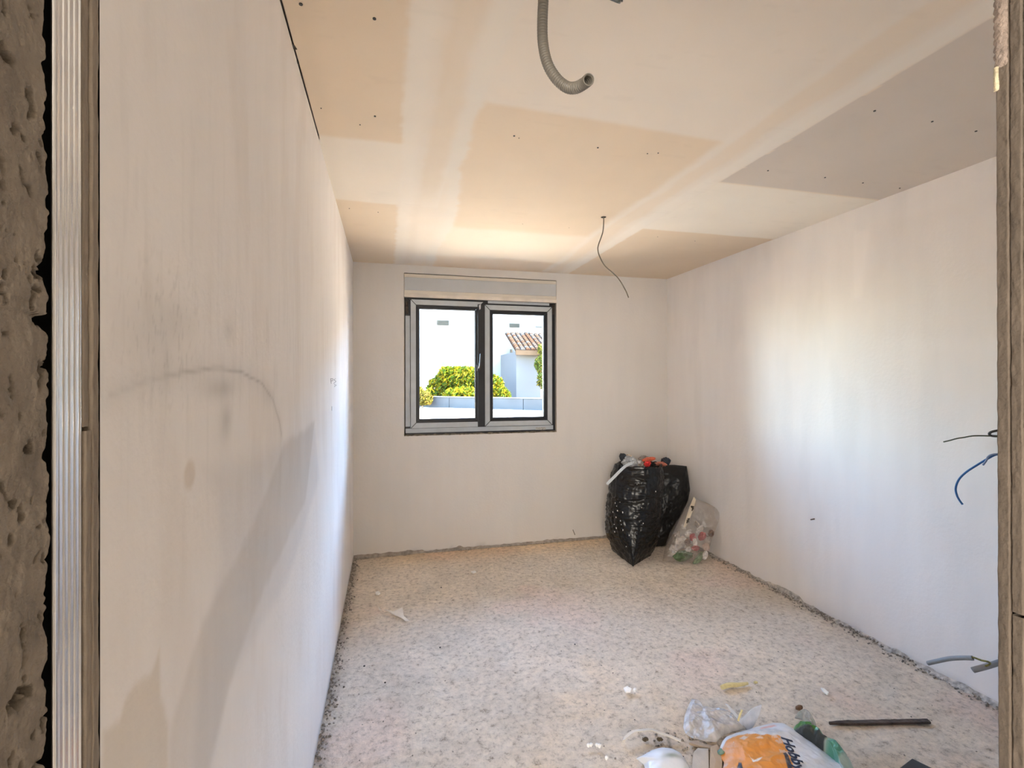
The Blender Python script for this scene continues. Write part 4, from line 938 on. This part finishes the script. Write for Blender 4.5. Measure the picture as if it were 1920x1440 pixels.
# printed tape stripe on the clear bag
tp = [PP(u, v, pc+pnc*.075, pnc) for u, v in [(1301, 931), (1305, 937), (1300, 956), (1292, 976), (1285, 989), (1281, 988), (1286, 972), (1293, 950)]]
b = MB(); b.add([p for p in tp]+[p-pnc*.002 for p in tp], [tuple(range(8)), tuple(range(15, 7, -1))]+[(i, 8+i, 8+(i+1) % 8, (i+1) % 8) for i in range(8)])
tpo = b.build('printed_tape', mat('cream_tape', (.62, .53, .40), .5, .1, 30)); tpo.parent = clear
for (u, v) in [(1298, 953.5), (1290, 976)]:
    b = MB()
    for k in range(7):
        q = [PP(u+random.uniform(-3, 3), v+random.uniform(-5, 5), pc+pnc*.0775, pnc) for _ in range(3)]
        b.tube(q, .003, 5, sub=3)
    mo = b.build('print', PRB); mo.parent = tpo
# rubble inside
def chunk(name, u, v, off, r, m, seed, label, cat, amp=.55, rot=0): 
    q = PP(u, v, pc+pnc*off, pnc); crumple(name, tuple(q), r, m, seed, label, cat, amp, 3, 2.2, rot=rot or (seed % 7)*.4)
RED = mat('red_chip', (.36, .035, .035), .5, .2, 30); WCH = mat('white_chip', (.62, .58, .54), .8, .15, 30); GRN = mat('green_net', (.10, .15, .07), .7, .3, 30); BRN = mat('brown_chip', (.2, .12, .085), .8, .3, 30)
chunk('red_chip', 1299, 1007, .045, (.036, .02, .028), RED, 31, 'upper left red chip inside the clear bag', 'chip')
chunk('red_chip', 1317, 1006, .045, (.04, .02, .042), RED, 33, 'biggest red chip inside the clear bag, right of centre', 'chip')
chunk('red_chip', 1304, 1028, .045, (.036, .02, .022), RED, 35, 'lowest red chip inside the clear bag', 'chip')
chunk('white_chip', 1312, 993, .04, (.045, .02, .026), WCH, 37, 'white plaster lump at the top of the rubble in the clear bag', 'plaster lump')
chunk('white_chip', 1303, 1017, .05, (.04, .02, .022), WCH, 39, 'white plaster lump between the red chips in the clear bag', 'plaster lump')
chunk('white_chip', 1324, 1026, .03, (.045, .02, .035), mat('pink_grey', (.5, .4, .36), .8, .2, 30), 41, 'pinkish grey lump at the right of the clear bag', 'plaster lump')
chunk('white_chip', 1276, 1018, .03, (.06, .02, .06), mat('grey_lump', (.42, .38, .35), .8, .3, 30), 43, 'grey lump at the left of the clear bag', 'plaster lump')
chunk('brown_chip', 1289, 1016, .035, (.03, .02, .03), BRN, 45, 'brown chip between grey lump and red chips in the clear bag', 'chip')
chunk('brown_chip', 1333, 1000, .03, (.03, .02, .03), BRN, 47, 'brown chip at the right edge of the clear bag', 'chip')
chunk('green_scrap', 1280, 1042, .03, (.10, .022, .05), GRN, 49, 'dark green crumpled scrap at the bottom of the clear bag', 'scrap', .6)
chunk('green_scrap', 1310, 1046, .02, (.07, .02, .03), mat('pale_green_net', (.2, .25, .16), .7, .3, 30), 51, 'pale green scrap at the bottom right of the clear bag', 'scrap', .6)

PGR = mat('rubble_grey', (.45, .40, .36), .85, .35, 40); PW2 = mat('rubble_white', (.66, .63, .6), .85, .25, 40)
for i, (u, v, rx, rz_, m_, lb) in enumerate([(1263, 1030, .05, .04, PGR, 'grey lump at the lower left edge of the clear bag'), (1292, 1000, .045, .04, PW2, 'whitish lump left of the upper red chips in the clear bag'),
        (1327, 1012, .035, .04, PGR, 'grey lump right of the biggest red chip'), (1290, 1032, .045, .03, PW2, 'whitish lump left of the lowest red chip'), (1322, 1040, .04, .025, PW2, 'whitish lump at the lower right of the clear bag'),
        (1270, 1003, .035, .03, PGR, 'grey lump at the upper left of the rubble in the clear bag'), (1308, 985, .05, .02, PGR, 'flat grey lump topmost in the clear bag'), (1281, 988, .03, .02, PW2, 'small whitish lump under the printed tape')]):
    chunk('rubble_lump', u, v, .012+.006*(i % 3), (rx, .02, rz_), m_, 90+i, lb, 'plaster lump', .7)
# ------------------------------------------------------------------ rubbish on the floor
def fp(u, v, z=.0): return P(u, v, 2, z)
def on_floor(q, dz=0): return Vector((q.x, q.y, fl_z(q.x, q.y)+dz))
def plate(name, pts, th, m, label, cat, lift=.014, bend=0, col=None, group=None):
    """flat scrap from floor outline"""
    q = [on_floor(fp(u, v), lift+bend*k) for k, (u, v) in enumerate(pts)]; c = sum(q, Vector())/len(q); c.z += th*.5; n = len(q)
    b = MB(); b.add(q+[p+Vector((0, 0, th)) for p in q]+[c+Vector((0, 0, th*.8)), c-Vector((0, 0, th*.6))], [(n+i, n+(i+1) % n, 2*n) for i in range(n)]+[((i+1) % n, i, 2*n+1) for i in range(n)]+[(i, (i+1) % n, n+(i+1) % n, n+i) for i in range(n)])
    o = b.build(name, m); tag(o, label, cat, group); return o
PAP = mat('torn_paper', (.82, .76, .68), .8, .08, 20); WHC = mat('white_flake', (.90, .88, .84), .8, .08, 40)
plate('torn_paper', [(720, 1147), (738, 1151), (755, 1143), (757, 1160), (768, 1169), (760, 1168), (752, 1163), (742, 1159), (730, 1152)], .004, PAP, 'torn triangular scrap of cream paper on the floor near the left wall', 'paper')
plate('paper_sliver', [(709, 1141), (713, 1146), (716, 1149), (711, 1148)], .004, PAP, 'tiny cream paper sliver left of the torn triangle', 'paper')
plate('plaster_flake', [(1169, 1297), (1176, 1294), (1184, 1298), (1182, 1304), (1173, 1304)], .006, WHC, 'small white plaster flake in front of the yellow stick, left', 'flake')
plate('plaster_flake', [(1539, 1298), (1545, 1299), (1554, 1306), (1551, 1309), (1543, 1304)], .006, WHC, 'slim white plaster flake behind the dark bar', 'flake')
plate('plaster_flake', [(883, 1075), (890, 1073), (893, 1076), (887, 1078)], .006, WHC, 'white plaster flake near the back wall below the window', 'flake')
plate('plaster_flake', [(704, 1115), (709, 1113), (713, 1116), (709, 1119), (705, 1118)], .01, WHC, 'round white plaster flake behind the torn paper', 'flake')
for i, (u, v) in enumerate([(1103, 1404), (1108, 1403), (1119, 1404), (1124, 1406), (1137, 1429), (1190, 1300)]):
    plate('plaster_crumb', [(u-3, v), (u, v-2.5), (u+3.5, v), (u+1, v+3), (u-2, v+2)], .008, WHC, ['first white crumb from the left in front of the white strip', 'second white crumb from the left in front of the white strip', 'third white crumb from the left in front of the white strip', 'fourth white crumb from the left in front of the white strip', 'white crumb left of the white plastic sheet', 'pale crumb just right of the front white flake'][i], 'crumb', group='white crumbs on the floor')
for i, (u, v) in enumerate([(827, 1103), (825, 1216), (722, 1282), (683, 1251), (1078, 1210)]):
    q = fp(u, v); crumple('pebble', (q.x, q.y, .006), (.006, .0055, .005), mat('dark_pebble', (.06, .05, .045), .8), 60+i, ['dark pebble on the middle of the floor', 'dark pebble right of the torn paper patch', 'dark pebble towards the front near the left wall', 'dark pebble beside the left wall', 'dark pebble in the middle right of the floor'][i], 'pebble', .3, 1)
q = fp(1498, 1331); crumple('brown_pebble', (q.x, q.y, .010), (.020, .012, .012), mat('brown_stone', (.20, .11, .06), .8), 71, 'brown pebble between the cement bag and the dark bar', 'pebble', .3, 2)
# yellow foam strip
YF = mat('yellow_foam', (.66, .57, .30), .85, .12, 40, .5, 60)
a, e = fp(1353, 1289, .012), fp(1402, 1281, .012); b = MB(); pts = [a, a.lerp(e, .3)+Vector((0, .004, .003)), a.lerp(e, .65), e]
b.tube(pts, lambda t_: .0105*(.65+.5*math.sin(math.pi*min(1, t_*.8+.25))), 8); o = b.build('foam_strip', YF); tag(o, 'pale yellow strip of foam lying on the floor', 'foam')
q = fp(1417, 1283); crumple('foam_bit', (q.x, q.y, .010), (.012, .008, .007), YF, 73, 'small yellow foam crumb right of the foam strip', 'foam', .3, 2)
# dark flat bar
a, e = fp(1555, 1356.5, .006), fp(1742, 1353, .006); d_ = (e-a).normalized(); s_ = Vector((-d_.y, d_.x, 0))*.010
b = MB(); n = 24; V = []
for k in range(n+1):
    p = a.lerp(e, k/n); tp_ = .35+.65*min(1, k/4); s2_ = s_*tp_; V += [p-s2_-Vector((0, 0, .004)), p+s2_-Vector((0, 0, .004)), p+s2_+Vector((0, 0, .006+.002*random.random())), p-s2_+Vector((0, 0, .005+.002*random.random()))]
b.add(V, [(i*4+k, i*4+(k+1) % 4, (i+1)*4+(k+1) % 4, (i+1)*4+k) for i in range(n) for k in range(4)]+[(3, 2, 1, 0), tuple(n*4+k for k in range(4))])
o = b.build('iron_bar', mat('rusty_iron', (.085, .062, .05), .7, .5, 30, .5, 60, metal=.2)); tag(o, 'dark rusty flat bar lying across the floor on the right', 'bar')
# white bent strip
b = MB(); path = cr([fp(1169, 1394, .004), fp(1169, 1389, .02), fp(1173, 1384, .03), fp(1187, 1373, .03), fp(1203, 1370.5, .03), fp(1221, 1369, .03), fp(1240, 1376, .022), fp(1258, 1382, .015), fp(1276, 1390, .008)], 6); V = []
for k, p in enumerate(path):
    tg = (path[min(k+1, len(path)-1)]-path[max(k-1, 0)]).normalized(); s_ = Vector((-tg.y, tg.x, 0)).normalized()*.006; V += [p-s_, p+s_, p+s_+Vector((0, 0, .004)), p-s_+Vector((0, 0, .004))]
n = len(path); b.add(V, [(i*4+k, i*4+(k+1) % 4, (i+1)*4+(k+1) % 4, (i+1)*4+k) for i in range(n-1) for k in range(4)]+[(3, 2, 1, 0), tuple((n-1)*4+k for k in range(4))])
o = b.build('bent_strip', mat('cream_strip', (.66, .60, .52), .5)); tag(o, 'thin cream strip bent in an arc on the floor left of the rubbish', 'strap')
# dry leaf litter
DL = mat('dry_leaf', (.10, .075, .045), .9, .3, 60)
for (u, v, lb) in [(1210, 1388, 'dry curled leaf below the cream strip, left one'), (1237, 1388, 'dry curled leaf below the cream strip, right one')]:
    q = fp(u, v, .005); crumple('dry_leaf', (q.x, q.y, .009), (.015, .011, .008), DL, int(u) % 50, lb, 'leaf', .9, 3, 4)
# sheets of film lying on the floor
def sheet(name, outline, m, label, cat, height, amp, seed, th=.0015, zb=.004, na=110, nr=34, fr=14, colf=None, hf=None, smooth=True, zpl=0.0):
    o_ = densify([P(u, v, 2, zpl) for u, v in outline], na); c = sum(o_, Vector())/na; V = []; 
    for j in range(nr+1):
        for k in range(na): 
            p = c.lerp(o_[k], j/nr); V.append((p.x, p.y, j/nr))
    A = np.array(V); h = np.abs(fbm(A[:, 0]*fr+seed, A[:, 1]*fr+seed*2, seed, 5)-.5)*2; big = fbm(A[:, 0]*5+seed, A[:, 1]*5, seed+9, 3)
    z = zb+height*(1-A[:, 2]**2.5)*(.55+.9*big)+amp*(.75-h)*(.35+.65*np.minimum(1, (1-A[:, 2])*5)); 
    if hf is not None: z = hf(A[:, 0], A[:, 1], z)
    z = np.maximum(z, .003+floor_h(A[:, 0], A[:, 1])); T_ = np.stack([A[:, 0], A[:, 1], z], -1); B_ = T_-np.array((0, 0, th)); n = len(T_)
    f = []
    for j in range(nr):
        for k in range(na): f.append((j*na+k, (j+1)*na+k, (j+1)*na+(k+1) % na, j*na+(k+1) % na))
    f2 = [tuple(i+n for i in q)[::-1] for q in f]; e_ = [(nr*na+k, n+nr*na+k, n+nr*na+(k+1) % na, nr*na+(k+1) % na) for k in range(na)]
    col = colf(np.tile(A[:, 0], 2), np.tile(A[:, 1], 2)) if colf else None
    o = mk(name, np.concatenate([T_, B_]), f+f2+e_, m, None, smooth, col); tag(o, label, cat); return o, T_
MILK = clear_mat('milky_film', mixw=.58, gloss=.09, rough=.25, white=(.78, .75, .73), bump=.6, bscale=45)
sheet('crumpled_film', [(1281, 1367), (1284, 1345), (1291, 1328), (1297, 1316), (1308, 1316), (1313, 1327), (1332, 1331), (1352, 1334), (1365, 1340), (1390, 1352), (1400, 1372), (1376, 1374), (1358, 1381), (1343, 1396), (1322, 1394), (1300, 1388), (1286, 1379)], MILK, 'crumpled milky plastic film behind the orange and white bag', 'plastic film', .012, .035, 3, fr=9, smooth=True, na=160, nr=60)
# upright film twists
def flap(name, pts, m, label, cat, wd=None):
    b = MB(); n = len(pts); b.add([p for p in pts]+[p+Vector((.0, .004, .001)) for p in pts], [tuple(range(n)), tuple(range(2*n-1, n-1, -1))]+[(i, n+i, n+(i+1) % n, (i+1) % n) for i in range(n)]); o = b.build(name, m, fix=True); tag(o, label, cat); return o
def up(u, v, y): return P(u, v, 1, y)
MILK2 = clear_mat('white_film', mixw=.98, gloss=.08, rough=.3, white=(.76, .76, .78))
yf_ = 1.86
flap('film_twist', [up(1400, 1370, yf_), up(1384, 1352, yf_+.01), up(1396, 1344, yf_+.02), up(1410, 1330, yf_+.03), up(1428, 1322, yf_+.035), up(1424, 1340, yf_+.025), up(1414, 1360, yf_+.01), up(1406, 1372, yf_)], MILK2, 'upright white film tip behind the orange bag, right one', 'plastic film')
flap('film_twist', [up(1398, 1362, yf_+.005), up(1384, 1350, yf_+.01), up(1370, 1334, yf_+.02), up(1360, 1320, yf_+.03), up(1366, 1322, yf_+.03), up(1377, 1334, yf_+.02), up(1392, 1350, yf_+.01)], MILK2, 'thin white film tip behind the orange bag, left one', 'plastic film')
b = MB(); b.tube([up(1384, 1352, yf_-.005), up(1387, 1342, yf_), up(1391, 1331, yf_+.01)], .0045, 6); o = b.build('foam_shred', YF); tag(o, 'yellow foam shred between the two white film tips', 'foam')
# mortar bag
BZ = .075
def bz(u, v): q = P(u, v, 2, .045); return (q.x, q.y)
p_or = [bz(u, v) for u, v in [(1352, 1398), (1362, 1383), (1380, 1378), (1400, 1378), (1425, 1386), (1445, 1389), (1462, 1391), (1470, 1405), (1480, 1422), (1486, 1440), (1500, 1500), (1380, 1540), (1340, 1500), (1358, 1440), (1350, 1420)]]
p_sm = [bz(u, v) for u, v in [(1424, 1371), (1434, 1362), (1452, 1357), (1456, 1364), (1440, 1370), (1428, 1374)]]
p_l1 = [bz(u, v) for u, v in [(1386, 1388), (1396, 1384), (1402, 1390), (1394, 1395)]]
p_gr = [bz(u, v) for u, v in [(1410, 1374), (1440, 1372), (1466, 1380), (1466, 1388), (1440, 1386), (1420, 1382)]]
sw = [bz(u, v) for u, v in [(1404, 1424), (1408, 1432), (1415, 1436), (1422, 1431), (1430, 1428), (1426, 1434), (1420, 1440), (1412, 1438)]]
p_blk = [bz(u, v) for u, v in [(1382, 1440), (1385, 1433), (1390, 1434), (1394, 1448), (1384, 1452)]]; p_bar = [bz(u, v) for u, v in [(1468, 1423), (1474, 1421), (1483, 1440), (1486, 1452), (1478, 1452)]]
def bagcol(X, Y):
    w_ = .004*(fbm(X*60, Y*60, 951, 3)-.5); c = np.repeat(np.array([[.66, .66, .68]]), len(X), 0)*(1-.10*sstep(.5, .75, fbm(X*14, Y*14, 953, 4)))[:, None]
    def lay(poly, colr, k=1., s=.0015):
        nonlocal c; m_ = (1-sstep(-s, s, polydist(X+w_, Y+w_, poly)))[:, None]*k; c = c*(1-m_)+np.array(colr)*m_
    lay(p_or, (.70, .27, .045)); lay(p_sm, (.70, .33, .25), .8, .006); lay(p_gr, (.42, .43, .43), .55, .01); lay(p_l1, (.72, .66, .60), .7, .004)
    sc = (fbm(X*45, Y*45, 955, 4) > .60)*(np.abs(polydist(X, Y, p_or)) < .035); c = c*(1-.5*sc[:, None])+np.array((.68, .62, .56))*.5*sc[:, None]
    lay(sw, (.80, .74, .70)); lay(p_blk, (.02, .02, .03)); lay(p_bar, (.05, .04, .05)); 
    dst = sstep(.55, .75, fbm(X*30, Y*30, 957, 4))[:, None]*.25; c = c*(1-dst)+np.array((.55, .50, .45))*dst
    return c
PAPB = mat('paper_sack', (1, 1, 1), .55, .03, 30, .25, 40, attr='Col')
mb_o, mbT = sheet('mortar_bag', [(1350, 1402), (1354, 1392), (1362, 1383), (1380, 1376), (1400, 1370), (1425, 1362), (1450, 1355.5), (1468, 1357), (1490, 1368), (1520, 1392), (1560, 1420), (1592, 1442), (1640, 1480), (1600, 1540), (1500, 1580), (1400, 1560), (1352, 1500), (1352, 1450), (1358, 1430), (1349, 1418)], PAPB, 'empty orange and white paper mortar bag lying on the floor at the front', 'bag', .045, .022, 13, zb=.018, na=220, nr=90, fr=9, colf=bagcol, zpl=.02)
from mathutils.kdtree import KDTree
kd = KDTree(len(mbT)); [kd.insert((x, y, 0), i) for i, (x, y, z) in enumerate(mbT)]; kd.balance()
def bagz(x, y):
    r = kd.find_n((x, y, 0), 4); return sum(mbT[i][2] for _, i, _ in r)/4
def lettering(txt, o0, dirv, upv, sx, sy, m, parent, name='lettering', shear=.2):
    cu = bpy.data.curves.new('t', 'FONT'); cu.body = txt; cu.size = 1; cu.offset = .03; cu.resolution_u = 3; cu.shear = shear
    ob = bpy.data.objects.new('t', cu); COL.objects.link(ob); dg = bpy.context.evaluated_depsgraph_get(); me = bpy.data.meshes.new_from_object(ob.evaluated_get(dg))
    bpy.data.objects.remove(ob); bm = bmesh.new(); bm.from_mesh(me); bmesh.ops.triangulate(bm, faces=bm.faces); bmesh.ops.subdivide_edges(bm, edges=bm.edges, cuts=2)
    for v in bm.verts:
        p = o0+dirv*(v.co.x*sx)+upv*(v.co.y*sy); v.co = (p.x, p.y, bagz(p.x, p.y)+.0016)
    bmesh.ops.solidify(bm, geom=bm.faces[:], thickness=.0006)
    bm.to_mesh(me); bm.free(); me.name = name; me.materials.clear(); me.materials.append(m); o = bpy.data.objects.new(name, me); COL.objects.link(o); o.parent = parent
    return o
INK = mat('navy_ink', (.022, .03, .06), .5)
def bzv(u, v): q = P(u, v, 2, .05); return Vector((q.x, q.y, 0))
l0 = bzv(1464, 1390); l1 = bzv(1487, 1442); dr = (l1-l0); ln = dr.length; dr.normalize(); upv = Vector((-dr.y, dr.x, 0))
if upv.x < 0: upv = -upv
lettering('Hobby', l0, dr, upv, ln/2.25, .055, INK, mb_o)
# green plastic bag
def gcol(X, Y):
    q0 = fp(1485, 1370); a = fbm(X*22, Y*22, 961, 4); c = np.repeat(np.array([[.05, .19, .03]]), len(X), 0)
    dA, dB = fp(1478, 1366, .03), fp(1590, 1440, .03); ax_ = Vector((dB.x-dA.x, dB.y-dA.y)); L2 = ax_.length; ax_ /= L2
    s = ((X-dA.x)*ax_.x+(Y-dA.y)*ax_.y)/L2; p = (X-dA.x)*(-ax_.y)+(Y-dA.y)*ax_.x
    k = sstep(-.004, .006, -(p-.022)+.02*(a-.5))[:, None]; c = c*(1-k)+np.array((.045, .05, .045))*k
    k = sstep(.62, .7, a)[:, None]*(s < .8)[:, None]; c = c*(1-k)+np.array((.45, .44, .36))*k
    k = sstep(.62, .75, s+.15*(a-.5))[:, None]; c = c*(1-k)+np.array((.10, .30, .20))*k
    k = sstep(.92, .98, s+.1*(a-.5))[:, None]; c = c*(1-k)+np.array((.35, .45, .42))*k
    k = (1-sstep(.0, .06, s))[:, None]; c = c*(1-k)+np.array((.35, .55, .35))*k
    return c
sheet('green_sack', [(1487, 1369), (1488, 1361), (1494, 1358), (1505, 1361), (1520, 1372), (1537, 1387), (1556, 1401), (1572, 1411), (1586, 1423), (1598, 1440), (1610, 1460), (1590, 1470), (1566, 1428), (1546, 1411), (1520, 1392), (1498, 1378)], mat('green_film', (1, 1, 1), .3, .05, 30, .4, 50, attr='Col'), 'crumpled green plastic sack lying along the right side of the mortar bag', 'bag', .05, .045, 17, zb=.012, na=140, nr=44, fr=13, colf=gcol, zpl=.03)
o, _ = sheet('clear_scrap', [(1490, 1360), (1503, 1356), (1517, 1360), (1526, 1370), (1533, 1382), (1520, 1376), (1505, 1364)], clear_mat('clear_scrap_film', mixw=.4, gloss=.12, white=(.7, .7, .7)), 'clear film scrap sticking out behind the green sack', 'plastic film', .05, .015, 19, zb=.03, na=60, nr=14)
# white sheet and cardboard at the lower edge
def wcol(X, Y):
    c = np.repeat(np.array([[.70, .71, .73]]), len(X), 0); q = fp(1262, 1438); m_ = np.exp(-(((X-q.x)/.045)**2+((Y-q.y)/.012)**2))[:, None]; c = c*(1-.6*m_)+np.array((.12, .16, .06))*.6*m_
    return c
sheet('white_plastic_sheet', [(1193, 1429), (1205, 1423), (1222, 1413), (1240, 1409), (1262, 1411), (1276, 1418), (1284, 1430), (1292, 1445), (1290, 1490), (1220, 1490), (1207, 1440)], mat('white_sheet_film', (1, 1, 1), .4, .03, 20, .15, 30, attr='Col'), 'white plastic sheet curled on the floor at the front edge', 'plastic sheet', .03, .012, 21, zb=.012, na=90, nr=30, fr=7, colf=wcol)
CB = mat('cardboard', (.42, .31, .21), .85, .12, 12, .2, 60); CB2 = mat('dusty_board', (.46, .41, .35), .85, .12, 12, .2, 60)
plate('board_offcut', [(1298, 1440), (1300, 1418), (1308, 1409), (1328, 1411), (1329, 1445), (1328, 1490), (1296, 1490)], .012, CB2, 'dusty grey board offcut between the white sheet and the cardboard', 'board', .006)
plate('cardboard_piece', [(1331, 1440), (1332, 1412), (1345, 1406), (1349, 1412), (1354, 1440), (1352, 1490), (1331, 1490)], .02, CB, 'tan cardboard piece beside the orange half of the mortar bag', 'cardboard', .006)
plate('cardboard_strip', [(1292, 1398), (1306, 1394), (1320, 1400), (1342, 1406), (1336, 1410), (1312, 1405)], .01, mat('brown_strip', (.36, .28, .21), .85), 'brown cardboard strip in front of the milky film', 'cardboard', .006)
crumple('plastic_scrap', tuple(fp(1352, 1414, .02)), (.018, .014, .022), mat('teal_plastic', (.10, .20, .17), .4), 83, 'teal plastic bit at the left edge of the mortar bag', 'scrap', .4, 2)
# black crate corner at the lower right
c0 = fp(1712, 1425.5, .05); bx = empty('black_box', (c0.x+.02, c0.y-.12, 0)); tag(bx, 'black plastic box whose corner shows at the lower right edge', 'box')
BLK = mat('black_plastic', (.012, .012, .014), .4, .2, 20)
e1_, e2_ = fp(1693, 1440, .05), fp(1742, 1440, .05); d1, d2 = (e1_-c0).normalized(), (e2_-c0).normalized(); A4 = [c0, c0+d1*.22, c0+d1*.22+d2*.28, c0+d2*.28]
b = MB(); b.prism([(p.x, p.y) for p in A4], 2, .003, .046); b.build('body', BLK, bx, bevel=.004)
cc_ = sum(A4, Vector())/4; b = MB(); b.prism([((p-cc_)*1.03+cc_).xy for p in A4], 2, .046, .054); b.build('lid', BLK, bx, bevel=.002)
